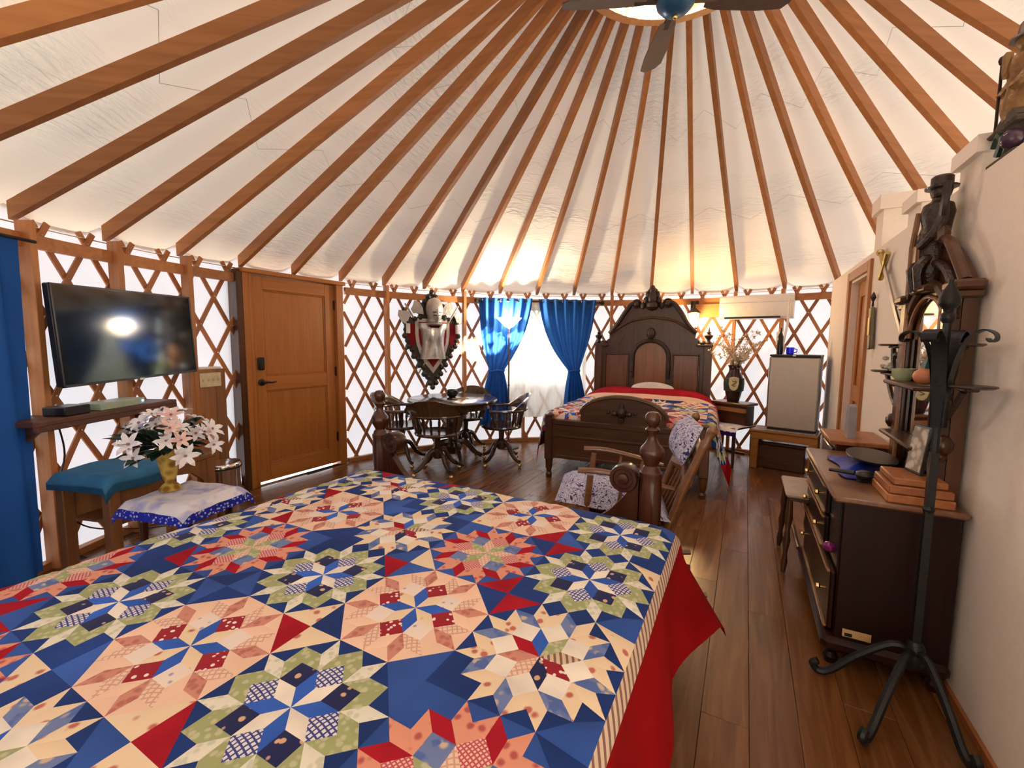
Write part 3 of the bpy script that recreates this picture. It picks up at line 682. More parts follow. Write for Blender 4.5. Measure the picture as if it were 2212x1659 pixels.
# headboard: faces -y, stands at y = FLN
H0 = FLN; HX = FW / 2
half_ = [(0.75, 0.28), (0.75, 1.40), (0.60, 1.40), (0.60, 1.47), (0.55, 1.50), (0.56, 1.56), (0.50, 1.62), (0.44, 1.70), (0.40, 1.76), (0.345, 1.86), (0.29, 1.94), (0.235, 1.98), (0.19, 1.97), (0.175, 1.93), (0.125, 1.95), (0.11, 2.03), (0.07, 2.08), (0.06, 2.14), (0.03, 2.17), (0.0, 2.20)]
outl = [(HX + x, z) for x, z in half_] + [(HX - x, z) for x, z in reversed(half_[:-1])]
b = MB(); b.prism(outl, H0, H0 + 0.045); hb = obj('headboard', b, M['walnut'], fbed)
for sg in (-1, 1):
    b = MB(); b.cbox(HX + sg * .71 - .05, HX + sg * .71 + .05, H0 - .035, H0 + .05, 0, 1.40, .008); obj('headboard_post', b, M['walnut'], fbed)
    b = MB(); b.cbox(HX + sg * .67 - .10, HX + sg * .67 + .10, H0 - .06, H0 + .06, 1.385, 1.425, .010); obj('post_cap', b, M['walnut'], fbed)
    b = MB(); b.lathe([(0.045, 0), (0.05, .015), (0.025, .03), (0.02, .05), (0.045, .08), (0.055, .105), (0.03, .12), (0.018, .13), (0.03, .145), (0.012, .16), (0.007, .20), (0.0001, .215)], 14, (HX + sg * .71, H0, 1.425)); obj('finial', b, M['carved'], fbed)
    b = MB(); b.ball((HX + sg * .635, H0 - .01, 1.43), .055, 10, .7); obj('shoulder_boss', b, M['carved'], hb)
    # sweeping cornice moulding
    pts = [(0.56, 1.56), (0.50, 1.63), (0.42, 1.745), (0.35, 1.855), (0.28, 1.945), (0.22, 1.97)]
    b = MB(); b.tube(spline([(HX + sg * x, H0 - .02, z) for x, z in pts], 4), .030, 8); obj('cornice_moulding', b, M['carved'], hb)
    pts = [(0.54, 1.56), (0.40, 1.66), (0.25, 1.735), (0.0, 1.775)]
    b = MB(); b.tube(spline([(HX + sg * x, H0 - .015, z) for x, z in pts], 5), .018, 8); obj('arch_moulding', b, M['walnut'], hb)
    b = MB(); b.ball((HX + sg * .20, H0 - .02, 1.955), .045, 12); b.tube([(HX + sg * (.20 + .055 * cos(k * pi / 6)), H0 - .02, 1.955 + .055 * sin(k * pi / 6)) for k in range(12)], .014, 6, closed=True); obj('crest_scroll', b, M['carved'], hb)
    # side panels with frame
    x0, x1 = sorted((HX + sg * .30, HX + sg * .60)); z0, z1 = 0.75, 1.27
    b = MB(); b.cbox(x0, x1, H0 - .012, H0, z0, z1, .01); pn = obj('side_panel', b, wood('panel_walnut', (0.10, 0.034, 0.010), (0.17, 0.062, 0.020), 'Z', 0.25, coat=0.15), hb)
    b = MB()
    for q in ((x0 - .02, x1 + .02, z1, z1 + .02), (x0 - .02, x0, z0, z1), (x1, x1 + .02, z0, z1)): b.cbox(q[0], q[1], H0 - .028, H0, q[2], q[3], .006)
    obj('panel_frame', b, M['walnut'], hb)
    b = MB(); poly = [(0.42, 1.42), (0.50, 1.47), (0.48, 1.54), (0.38, 1.58), (0.36, 1.53)]; b.prism([(HX + sg * x, z) for x, z in poly], H0 - .012, H0); obj('inlay_panel', b, M['walnut'], hb)
b = MB(); arch = [(HX - .20, .75)] + [(HX - .20 * cos(k * pi / 12), 1.24 + .19 * sin(k * pi / 12)) for k in range(13)] + [(HX + .20, .75)]
b.prism(arch, H0 - .016, H0); obj('arched_panel', b, wood('arch_walnut', (0.17, 0.060, 0.015), (0.28, 0.105, 0.03), 'Z', 0.22, coat=0.2), hb)
b = MB(); b.tube([(HX - .235, H0 - .02, .95)] + [(HX - .235 * cos(k * pi / 14), H0 - .02, 1.24 + .225 * sin(k * pi / 14)) for k in range(15)] + [(HX + .235, H0 - .02, .95)], .026, 8); obj('arch_frame', b, M['carved'], hb)
b = MB()
for sg in (-1, 1): b.ball((HX + sg * .237, H0 - .035, 1.10), .03, 8, 3.0)
b.ball((HX, H0 - .04, 1.56), .06, 10, 1.3); b.ball((HX, H0 - .06, 1.60), .028, 8); obj('keystone_carving', b, M['carved'], hb)
b = MB(); b.ball((HX, H0 - .02, 2.03), .07, 10, 1.5); b.ball((HX, H0 - .03, 2.13), .045, 10, 1.6); b.ball((HX, H0 - .02, 1.93), .09, 10, .8)
for sg in (-1, 1):
    for dz, dxx in ((2.00, .085), (2.08, .06), (1.93, .12)): b.ball((HX + sg * dxx, H0 - .02, dz), .035, 8, 1.4)
obj('crest_carving', b, M['carved'], hb)
# footboard at y = 0, faces -y
for x in (0.0, FW):
    b = MB(); b.lathe([(0.028, 0), (0.034, .04), (0.022, .06), (0.036, .12), (0.040, .20)], 12, (x, 0, 0)); b.cbox(x - .042, x + .042, -.042, .042, .20, .66, .008); b.lathe([(0.05, .66), (0.05, .675), (0.03, .69), (0.0001, .70)], 12, (x, 0, 0)); obj('footboard_post', b, M['walnut'], fbed)
b = MB(); ol = [(.04, .22), (FW - .04, .22), (FW - .04, .62), (FW - .34, .62), (FW - .34, .70)] + [(FW / 2 + (FW / 2 - .34) * cos(k * pi / 12), .70 + .185 * sin(k * pi / 12)) for k in range(1, 12)] + [(.34, .70), (.34, .62), (.04, .62)]
b.prism(ol, -.022, .022); fbd = obj('footboard', b, M['walnutx'], fbed)
b = MB(); b.tube([(FW / 2 + (FW / 2 - .34) * cos(k * pi / 16), 0, .70 + .19 * sin(k * pi / 16)) for k in range(17)], .028, 8); obj('footboard_cap', b, M['walnutx'], fbd)
for z0, z1, d in ((.575, .63, .035), (.44, .47, .03), (.22, .26, .03)):
    b = MB(); b.cbox(.04, FW - .04, -d, d, z0, z1, .008); obj('footboard_rail', b, M['walnutx'], fbd)
b = MB(); cxx = FW / 2
b.ball((cxx, -.03, .745), .05, 10, 1.2); b.ball((cxx, -.035, .80), .025, 8, 1.6); b.ball((cxx, -.03, .68), .03, 8, 1.4)
for sg in (-1, 1): b.ball((cxx + sg * .07, -.03, .735), .035, 8, .8); b.ball((cxx + sg * .13, -.028, .745), .02, 8, .9)
obj('footboard_carving', b, M['carved'], fbd)
for x in (0.0, FW):
    b = MB(); b.cbox(x - .014, x + .014, .03, FLN, .26, .44, .004); obj('side_rail', b, M['walnut'], fbed)
b = MB(); b.cbox(.04, FW - .04, .10, FLN - .02, .40, .68, .05); obj('mattress', b, cloth('mattress_cover', (0.6, 0.57, 0.52)), fbed)
def pil(u, v):
    a = max(0, min(1, (v - 1.36) / .16)); return 0.13 * a * a * (3 - 2 * a) * max(0, 1 - abs((u - .75) / .80) ** 6)
US2 = [FW / 2 - 1.5 * BLK + BLK * i for i in range(4)]; US2 = [US2[0] - BLK] + US2 + [US2[-1] + BLK]
VS2 = [-0.10 + BLK / 2 + BLK * j for j in range(4)]
L2 = ['WPGWRG', 'GRWGPW', 'RGPWGP', 'WPGWPR']
blk2 = [(US2[i], VS2[j], L2[j][i], corners(i, j + 1)) for j in range(4) for i in range(6)]
u0, u1 = US2[0] - BLK / 2, US2[-1] + BLK / 2; v1 = VS2[-1] + BLK / 2
quilt('patchwork_quilt', 'patchwork quilt with wide red edges covering the carved walnut bed', FB_L, FB_RZ, -0.035, FW + .03, 0.12, FLN, 0.695, blk2, redhead=True, pillow=pil, flare=0.5,
      band=[('pale_band', u0, u1, v1, v1 + .045, 'peach'), ('red_border', u0, u1, v1 + .045, FLN - .06, 'red'), ('side_border', u1, u1 + .10, -.10, v1 + .2, 'border'), ('side_border', u0 - .10, u0, -.10, v1 + .2, 'border')])
b = MB(); b.grid(lambda s, t: (-.30 + .60 * s, -.06 + .12 * t, .11 * (max(0, sin(pi * s)) ** .45) * (max(0, sin(pi * t)) ** .45)), 12, 8); b.grid(lambda s, t: (-.30 + .60 * s, .06 - .12 * t, -.03 * (max(0, sin(pi * s)) ** .45) * (max(0, sin(pi * t)) ** .45)), 12, 8)
pw = obj('pillow', b, cloth('white_pillowcase', (0.8, 0.78, 0.74)), None, loc=Matrix.Rotation(FB_RZ, 4, 'Z') @ Vector((FW / 2 + .05, FLN - .075, .80)) + FB_L, rz=FB_RZ)
tag(pw, 'white pillow peeking out above the red quilt edge at the carved headboard', 'pillow')
# ---------- rocking chair between the beds
RCF = Vector((-.97, .22)).normalized(); rrz = atan2(RCF.x, -RCF.y)      # local -y is the front
rc = thing('rocking_chair', 'brown wooden rocking chair with turned posts between the two beds', 'chair', (0.66, 2.62, 0), rrz)
tl = radians(6)
XR = T(0, 0, 0, rx=-tl)
def rcp(x, y, z): return XR @ Vector((x, y, z))
for sg in (-1, 1):
    b = MB(); b.tube([(sg * .25, y, .018 + .30 * (y * y) * .55) for y in [-.42 + .09 * k for k in range(11)]], .018, 6); obj('rocker', b, M['rocker'], rc)
    b = MB(); b.tube([rcp(sg * .25, -.22, .04), rcp(sg * .25, -.225, .30), rcp(sg * .25, -.23, .655)], [.018, .024, .018], 8); obj('front_leg', b, M['rocker'], rc)
    b = MB(); b.tube(spline([rcp(sg * .26, -.30, .675), rcp(sg * .265, -.15, .69), rcp(sg * .26, .05, .675), rcp(sg * .24, .22, .655)], 4), [.036] * 5 + [.034] * 4 + [.026] * 4, 8, flat=.42); obj('arm', b, M['rocker'], rc)
    b = MB(); b.tube([rcp(sg * .245, -.06, .44), rcp(sg * .25, -.05, .67)], .010, 6); b.tube([rcp(sg * .245, .08, .44), rcp(sg * .25, .09, .66)], .010, 6); obj('arm_spindle', b, M['rocker'], rc)
    pts = [rcp(sg * .24, .20, .03), rcp(sg * .24, .22, .42), rcp(sg * .24, .27, .66), rcp(sg * .24, .335, .90), rcp(sg * .24, .345, .93), rcp(sg * .24, .352, .955), rcp(sg * .24, .362, .985), rcp(sg * .24, .368, 1.00), rcp(sg * .24, .374, 1.018), rcp(sg * .24, .378, 1.03)]
    b = MB(); b.tube(pts, [.018, .022, .023, .024, .030, .018, .026, .030, .020, .004], 10); obj('back_post', b, M['rocker'], rc)
b = MB(); b.cbox(-.25, .25, -.25, .22, .40, .435, .012, X=XR); obj('seat', b, M['rocker'], rc)
for y0, z0, y1, z1 in ((.285, .70, .30, .76), (.322, .85, .348, .93)):
    b = MB(); b.tube([rcp(-.235, y0, z0), rcp(0, y0 + .03, z0 + .03), rcp(.235, y0, z0)], .028, 6, flat=1.3); obj('back_rail', b, M['rocker'], rc)
for k in range(5):
    x = -.16 + .08 * k; b = MB(); b.tube([rcp(x, .22, .43), rcp(x, .30, .68), rcp(x, .345, .87)], .010, 6); obj('back_spindle', b, M['rocker'], rc)
b = MB(); b.cbox(-.20, .20, .0, .016, 0, .40, .006, X=XR @ T(0, .235, .43, rx=-radians(14))); obj('back_panel', b, M['walnut'], rc)
for y in (-.22, .20):
    b = MB(); b.tube([rcp(-.25, y, .2), rcp(.25, y, .2)], .012, 6); obj('stretcher', b, M['rocker'], rc)
m, n, l, out = _nt('paisley_cloth'); v = _coord(n, l); f1 = _noise(n, l, v, 34, 3, 2.2)
r_ = _ramp(n, [(0.40, (0.035, 0.03, 0.13)), (0.47, (0.55, 0.52, 0.66)), (0.56, (0.62, 0.60, 0.70)), (0.60, (0.10, 0.09, 0.25)), (0.68, (0.66, 0.64, 0.72))]); l.new(f1, r_.inputs[0]); _prin(n, l, out, None, .85, 0, .2, r_.outputs[0]); M['paisley'] = m
def cushion(name, label, w, d, h, X, loc, rz, mat, cat='cushion'):
    b = MB(); f_ = lambda s: max(0.0, sin(pi * s)) ** .38
    b.grid(lambda s, t: X @ Vector((-w / 2 + w * s, -d / 2 + d * t, h * (f_(s) * f_(t)))), 14, 12); b.grid(lambda s, t: X @ Vector((w / 2 - w * s, -d / 2 + d * t, -.35 * h * (f_(s) * f_(t)))), 14, 12)
    return tag(obj(name, b, mat, None, loc=loc, rz=rz), label, cat)
cushion('seat_cushion', 'lavender and navy patterned pad on the rocking chair seat, hanging over its front', .54, .64, .12, XR @ T(0, -.09, .475), (0.66, 2.62, 0), rrz, M['paisley'])
cushion('back_cushion', 'lavender and navy patterned pillow against the rocking chair back rails', .42, .24, .085, XR @ T(0, .29, .895, rx=radians(72)), (0.66, 2.62, 0), rrz, M['paisley'])

# ================================================================== DINING CORNER
TBL = Vector((-0.70, 5.13, 0))
tb_ = thing('round_table', 'round dark pedestal dining table in front of the wall armour', 'table', TBL)
b = MB(); b.lathe([(0.0001, .725), (0.50, .725), (0.525, .732), (0.53, .745), (0.525, .758), (0.51, .764), (0.0001, .764)], 40); obj('table_top', b, M['chairwood'], tb_)
b = MB(); b.lathe([(.44, .655), (.44, .725), (.42, .725), (.42, .655), (.44, .655)], 32); obj('apron', b, M['chairwood'], tb_)
b = MB(); b.lathe([(.07, .10), (.10, .14), (.11, .20), (.07, .26), (.055, .34), (.075, .42), (.095, .50), (.06, .58), (.09, .64), (.16, .70), (.16, .725)], 18); obj('pedestal', b, M['chairwood'], tb_)
for k in range(4):
    a = k * pi / 2 + .4; b = MB(); b.tube(spline([(.05 * cos(a), .05 * sin(a), .24), (.16 * cos(a), .16 * sin(a), .22), (.27 * cos(a), .27 * sin(a), .10), (.36 * cos(a), .36 * sin(a), .04)], 4), [.04] * 5 + [.034] * 4 + [.026] * 4, 8); obj('leg', b, M['chairwood'], tb_)
def captain():
    c = thing('captain_chair', '', 'chair', group='swivel captain chairs around the round table')
    b = MB(); b.lathe([(.0001, .425), (.20, .425), (.235, .435), (.245, .452), (.235, .468), (.20, .462), (.0001, .455)], 24); obj('seat', b, M['chairwood'], c)
    # curved arm rail and arched crest, back is +y
    rr_ = .285
    def pt(a, r, z): return (r * sin(a), .0 + r * cos(a), z)
    A1 = radians(118)
    b = MB(); b.tube([pt(-A1 + 2 * A1 * k / 22, rr_ + .02 * abs(-1 + 2 * k / 22), .655) for k in range(23)], .026, 8, flat=.7); obj('arm_rail', b, M['chairwood'], c)
    b = MB(); A2 = radians(72)
    def cr(s, t):
        a = -A2 + 2 * A2 * s; top = .67 + .165 * (cos(a / A2 * pi / 2)) ** .9; z = .655 + (top - .655) * t
        return Vector(pt(a, rr_ + .012 + .05 * t * t, z))
    vs = []
    nu, nv = 20, 5
    outer = [cr(i / nu, j / nv) for j in range(nv + 1) for i in range(nu + 1)]
    inner = [Vector((p.x * (1 - .024 / hypot(p.x, p.y)), p.y * (1 - .024 / hypot(p.x, p.y)), p.z)) for p in outer]; w = nu + 1; Nn = len(outer)
    fs = [(j * w + i + 1, j * w + i, (j + 1) * w + i, (j + 1) * w + i + 1) for j in range(nv) for i in range(nu)]
    rim = list(range(w)) + [j * w + nu for j in range(1, nv + 1)] + [nv * w + i for i in range(nu - 1, -1, -1)] + [j * w for j in range(nv - 1, 0, -1)]
    b.add(outer + inner, fs + [tuple(q + Nn for q in f[::-1]) for f in fs] + [(rim[i], rim[(i + 1) % len(rim)], rim[(i + 1) % len(rim)] + Nn, rim[i] + Nn) for i in range(len(rim))]); obj('crest', b, M['chairwood'], c)
    sm = MB(); sm.tube([(0, 0, 0), (0, .004, .03), (0, .010, .06), (0, .018, .10), (0, .024, .14), (0, .03, .195)], [.009, .011, .016, .012, .015, .009], 8); sm = sm.mesh('spindle', M['chairwood'])
    for k in range(11):
        a = radians(-100 + 20 * k); p = pt(a, .225, .455); obj('spindle', sm, None, c, loc=p, rz=-a)
    for sg in (-1, 1):
        b = MB(); b.tube([pt(sg * radians(112), .21, .455), pt(sg * radians(113), .25, .52), pt(sg * radians(114), .27, .58), pt(sg * radians(114), .295, .65)], [.014, .024, .015, .018], 8); obj('arm_post', b, M['chairwood'], c)
    b = MB(); b.lathe([(.10, .425), (.10, .405), (.035, .39), (.03, .30), (.055, .28), (.06, .20), (.04, .17)], 14); obj('swivel_column', b, M['chairwood'], c)
    for k in range(4):
        a = k * pi / 2 + pi / 4; ca, sa = cos(a), sin(a); b = MB()
        b.tube(spline([(.03 * ca, .03 * sa, .26), (.10 * ca, .10 * sa, .235), (.17 * ca, .17 * sa, .13), (.24 * ca, .24 * sa, .075), (.285 * ca, .285 * sa, .065)], 3), [.026] * 6 + [.024] * 3 + [.020] * 4, 8); lg = obj('leg', b, M['chairwood'], c)
        b = MB(); b.ball((.28 * ca, .28 * sa, .024), .024, 10); b.lathe([(.008, .04), (.008, .06)], 8, (.28 * ca, .28 * sa, 0)); obj('caster', b, M['brass'], lg, label='brass ball caster')
    return c
ch0 = captain()
spots = [((-0.80, 4.63), 'captain chair with its back to the four-poster bed, at the round table'), ((-1.28, 5.02), 'captain chair between the entrance door wall and the round table, below the armour'),
         ((-0.12, 5.06), 'captain chair at the round table on the side of the carved bed'), ((-0.60, 5.62), 'captain chair behind the round table against the blue curtain')]
for i, ((x, y), lab) in enumerate(spots):
    o = ch0 if i == 0 else copytree(ch0); o.location = (x, y, 0); d_ = Vector((x, y)) - TBL.to_2d(); o.rotation_euler = (0, 0, atan2(-d_.x, d_.y) + (0.1, -.35, .2, 0)[i]); o['label'] = lab
b = MB(); b.lathe([(.035, 0), (.055, .012), (.068, .045), (.064, .08), (.056, .088), (.052, .083), (.058, .045), (.045, .018), (.0001, .015)], 20); tag(obj('bowl', b, plain('black_pottery', (0.012, .010, .014), .25), None, loc=(-.72, 5.22, .764)), 'small black pottery bowl standing on the round table', 'bowl')
b = MB(); b.tube([(-.09, 0, .006), (.09, .04, .006)], .006, 6); tag(obj('pen', b, M['brass'], None, loc=(-.60, 5.02, .764)), 'slim brass-coloured pen lying on the round table', 'pen')
# ---- torchiere
LMP = Vector((-0.045, 5.86, 0))
lp_ = thing('floor_lamp', 'slim torchiere floor lamp with lit white bowl shade before the curtain', 'lamp', LMP)
b = MB(); b.lathe([(.0001, 0), (.145, 0), (.15, .008), (.14, .018), (.06, .03), (.02, .045), (.012, .06)], 24); obj('base', b, plain('lamp_base_pewter', (.10, .12, .10), .35, .7), lp_)
b = MB(); b.tube([(0, 0, .05), (0, 0, .85), (0, 0, 1.64)], .011, 10); b.ball((0, 0, .85), .017, 8); b.ball((0, 0, 1.60), .02, 8); obj('pole', b, plain('lamp_pole_bronze', (.16, .09, .06), .35, .7), lp_)
b = MB(); b.lathe([(.03, 1.62), (.06, 1.635), (.08, 1.66), (.12, 1.70), (.165, 1.745), (.16, 1.75), (.115, 1.71), (.07, 1.672), (.02, 1.66)], 28)
m, n, l, out = _nt('lamp_bowl_glass'); e_ = n.new('ShaderNodeEmission'); e_.inputs[0].default_value = (1, .90, .72, 1); e_.inputs[1].default_value = 2.6; t_ = n.new('ShaderNodeBsdfTranslucent'); t_.inputs[0].default_value = (.9, .88, .82, 1); ads = n.new('ShaderNodeAddShader'); l.new(e_.outputs[0], ads.inputs[0]); l.new(t_.outputs[0], ads.inputs[1]); l.new(ads.outputs[0], out.inputs[0])
obj('bowl_shade', b, m, lp_)
pl = bpy.data.lights.new('lamp_bulb', 'POINT'); pl.energy = 45; pl.color = (1, .82, .58); pl.shadow_soft_size = .05; po = bpy.data.objects.new('lamp_bulb', pl); COL.objects.link(po); po.parent = lp_; po.location = (0, 0, 1.76)
# ---- curtains on rod
RA = angof(onwall(1022, 650)); RB = angof(onwall(1299, 650)); pA = Vector(yc(RA, 3.66, 1.985)); pB = Vector(yc(RB, 3.66, 1.985)); cd = (pB - pA); CL = cd.length; crz = atan2(cd.y, cd.x)
rd = thing('curtain_rod', 'dark metal curtain rod with round finials above the window', 'curtain rod', pA, crz)
b = MB(); b.tube([(0, 0, 0), (CL, 0, 0)], .010, 10); obj('rod', b, M['bronze'], rd)
for x in (0, CL):
    b = MB(); b.ball((x, 0, 0), .032, 12); b.lathe([(.018, -.02), (.018, .02)], 10, X=T(x + (.03 if x == 0 else -.03), 0, 0, ry=pi / 2)); obj('finial', b, M['bronze'], rd)
    b = MB(); b.tube([(abs(x - .06), 0, 0), (abs(x - .06), .14, .0)], .007, 6); obj('bracket', b, M['bronze'], rd)
def tied(name, label, x0, x1, xt, wt, zt, zb, xb0, xb1, folds, front=-.02):
    """a curtain gathered at height zt; x is along the rod"""
    c = thing(name, label, 'curtain', pA, crz); ztop = .035
    def prof(z):
        if z > zt:
            t = (ztop - z) / (ztop - zt); e = t ** 2.2 * .75 + .25 * t; return x0 + (xt - wt - x0) * e, x1 + (xt + wt - x1) * e, .045 * (1 - .4 * t)
        t = (zt - z) / (zt - zb); e = 1 - (1 - t) ** 1.8; return xt - wt + (xb0 - xt + wt) * e, xt + wt + (xb1 - xt - wt) * e, .027 + .03 * e
    def fn(s, t):
        z = ztop + (zb - ztop) * t; a, b_, amp = prof(z); y = front + amp * sin(s * folds * 2 * pi + 1.5 * t) * (1 - .25 * sin(3 * s)); 
        if z <= zt + .25: y -= .05 * (1 - min(1, abs(z - zt) / .25))
        return (a + (b_ - a) * s, y, z)
    b = MB(); b.grid(fn, 90, 44); obj('curtain_cloth', b, M['blue_curtain'], c, True, ang=80)
    b = MB(); za = zt; a, b_, amp = prof(zt)
    b.tube([((a + b_) / 2 + (b_ - a) / 2 * 1.05 * cos(k * pi / 8), front - .05 + .06 * sin(k * pi / 8), zt + .01 * cos(k)) for k in range(16)], .012, 6, closed=True); obj('tieback', b, M['blue_curtain'], c)
    gm = MB(); gm.tube([(0, .022 * cos(k * pi / 6), .022 * sin(k * pi / 6)) for k in range(12)], .005, 6, closed=True); gm = gm.mesh('grommet', M['chrome'])
    for k in range(int(folds)):
        obj('grommet', gm, None, c, loc=(x0 + (x1 - x0) * (k + .5) / folds, -.012, 0), rz=.5 if k % 2 else -.5)
    return c
def rodx(px, py=650):
    d_ = pixray(px, py); nrm = Vector((-cd.y, cd.x, 0)); t_ = (pA - Vector((0, 0, EYE))).dot(nrm) / d_.dot(nrm); p = Vector((0, 0, EYE)) + d_ * t_; return (p - pA).dot(cd.normalized()), p.z - pA.z
x_ = lambda px: rodx(px)[0]
tied('curtain', 'blue grommet curtain with sunlit patches, tied back behind the torchiere lamp', x_(1034), x_(1150), x_(1072), .10, rodx(1072, 800)[1], -1.72, x_(1038), x_(1108), 6)
tied('curtain', 'teal-blue grommet curtain tied back next to the carved headboard', x_(1163), x_(1287), x_(1240), .075, rodx(1240, 800)[1], -1.70, x_(1222), x_(1276), 6)
sh = thing('sheer_curtain', 'pale sheer curtain glowing in front of the bright window', 'curtain', pA, crz)
b = MB(); s0, s1 = x_(1062), x_(1272); b.grid(lambda s, t: (s0 + (s1 - s0) * s, .055 + .014 * sin(s * 60) + .006 * sin(s * 131 + t * 3), .01 - 1.60 * t - .02 * sin(s * 4)), 150, 10); obj('sheer_cloth', b, M['sheer'], sh, True, ang=80)
# long curtain at the left edge
c = thing('curtain', 'long blue curtain beside the wooden posts at the television wall', 'curtain', (CX, CY, 0))
def fl(s, t):
    a = PH + DN * 1 - .035 - .42 * s; r = R - .17 + .035 * sin(s * 44 + t * 1.2) ; z = 1.98 - 1.93 * t; return (r * sin(a), r * cos(a), z)
b = MB(); b.grid(fl, 80, 14); obj('curtain_cloth', b, M['blue_curtain'], c, True, ang=80)
b = MB(); b.tube([((R - .17) * sin(PH + DN - .01 - .46 * k / 12), (R - .17) * cos(PH + DN - .01 - .46 * k / 12), 1.97) for k in range(13)], .01, 8); obj('rod', b, M['bronze'], c)
# ---- armour plaque on the lattice
aP = angof(onwall(928, 700)); cP = yc(aP, R - .075, 1.42); kn = thing('armour_plaque', 'wall plaque with knight helmet, breastplate, red shield and crossed axes', 'wall decoration', cP, -aP)
M['slate'] = plain('carved_black_wood', (.030, .024, .018), .45, bump=.6, bscale=50)
sc = []
half2 = [(0.0, .66), (.05, .60), (.10, .53), (.15, .48), (.18, .40), (.17, .32), (.24, .30), (.33, .33), (.37, .26), (.36, .16), (.375, .08), (.34, .02), (.335, -.06), (.28, -.10), (.26, -.19), (.20, -.22), (.19, -.31), (.13, -.34), (.12, -.43), (.07, -.47), (.05, -.55), (0.0, -.61)]
ol = [(x, z) for x, z in half2] + [(-x, z) for x, z in reversed(half2[1:-1])]
b = MB(); b.prism(ol, -.02, .02); bp = obj('carved_back', b, M['slate'], kn)
b = MB()
for x, z in ol: b.ball((x * .97, -.015, z * .97), .038, 8)
obj('scalloped_edge', b, M['slate'], bp)
b = MB()
for sg in (-1, 1): b.prism([(sg * .23, .24), (sg * .35, .22), (sg * .35, .02), (sg * .27, -.06), (sg * .23, 0)], -.03, -.02)
obj('red_velvet_wing', b, cloth('red_velvet', (.20, .008, .012)), bp)
shl = [(-.235, .30), (.235, .30), (.235, .10), (.22, -.02), (.18, -.14), (.11, -.27), (0, -.41), (-.11, -.27), (-.18, -.14), (-.22, -.02), (-.235, .10)]
b = MB(); b.prism(shl, -.035, -.02); sd = obj('shield_rim', b, M['silver'], kn)
b = MB(); b.prism([(x * .80, z * .82 + .01) for x, z in shl], -.045, -.03); obj('shield_field', b, cloth('red_velvet_field', (.22, .008, .014)), sd, label='red velvet field')
def bpl(s, t):
    x = (-1 + 2 * s); w = .175 - .03 * sin(pi * t) ** 2 * .8 + (.02 if t < .2 else 0); z = .24 - .46 * t; e = max(0, 1 - x * x)
    d_ = .05 * e ** .5 + .035 * (math.exp(-((abs(x) - .42) / .28) ** 2) * math.exp(-((t - .30) / .18) ** 2)) + .012 * math.exp(-((t - .75) / .2) ** 2) * cos(x * 9)
    cut = .07 * max(0, 1 - (x / .55) ** 2) if t < .12 else 0
    return (x * w, -.05 - d_, z - cut * (1 - t / .12) if t < .12 else z)
b = MB(); b.grid(bpl, 22, 20, (0, .012, 0)); obj('breastplate', b, M['silver'], kn, True, ang=70)
b = MB(); b.lathe([(.085, .0), (.095, .02), (.088, .05), (.093, .09), (.108, .15), (.110, .20), (.098, .26), (.065, .305), (.02, .325), (.0001, .328)], 20, (0, -.10, .24)); hm = obj('helmet', b, M['silver'], kn)
b = MB(); b.add([(-.075, -.185, .40), (0, -.235, .41), (.075, -.185, .40), (-.07, -.175, .33), (0, -.245, .31), (.07, -.175, .33), (-.05, -.165, .25), (0, -.21, .25), (.05, -.165, .25)], [(0, 3, 4, 1), (1, 4, 5, 2), (3, 6, 7, 4), (4, 7, 8, 5)]); obj('visor', b, M['silver'], hm, False)
for sg in (-1, 1):
    for z in (.375, .335): b = MB(); b.box(-.024, .024, -.004, .004, -.007, .007, X=T(sg * .038, -.212 - (.01 if z < .35 else 0), z, rz=sg * .6)); obj('eye_slit', b, M['black'], hm)
b = MB(); b.lathe([(.10, .0), (.115, -.015), (.10, -.03)], 20, (0, -.09, .245)); obj('gorget', b, M['silver'], hm)
for sg in (-1, 1):
    b = MB(); b.tube([(sg * .36, -.045, .48), (sg * -.19, -.02, -.40)] if sg > 0 else [(sg * .36, -.028, .48), (sg * -.19, -.03, -.40)], .011, 8)
    ax = obj('axe_handle', b, plain('pale_axe_handle', (.45, .36, .26), .5), kn)
    b = MB(); cx_, cz_ = sg * .295, .375
    for q in (-1, 1):
        blade = [(0.02, -.03), (.06, -.05), (.13, -.11), (.165, -.03), (.165, .05), (.12, .10), (.06, .05), (.02, .03)]
        b.prism([(x_2 * q, z) for x_2, z in blade], -.006, .006, X=T(cx_, -.05, cz_, ry=sg * radians(32)))
    obj('axe_blade', b, M['silver'], ax)
    b = MB(); b.lathe([(.026, 0), (.027, .12), (.0001, .12)], 12, (sg * .335, -.06, .11)); obj('candle_cup', b, M['white'], kn, label='small white cup')
    b = MB(); b.cbox(sg * .335 - .02, sg * .335 + .02, -.075, -.02, .235, .26, .004); obj('cup_bracket', b, M['slate'], kn)
b = MB(); b.tube([(-.39, -.03, .36), (-.39, -.05, .43)], .018, 8); obj('mace_head', b, M['slate'], kn)
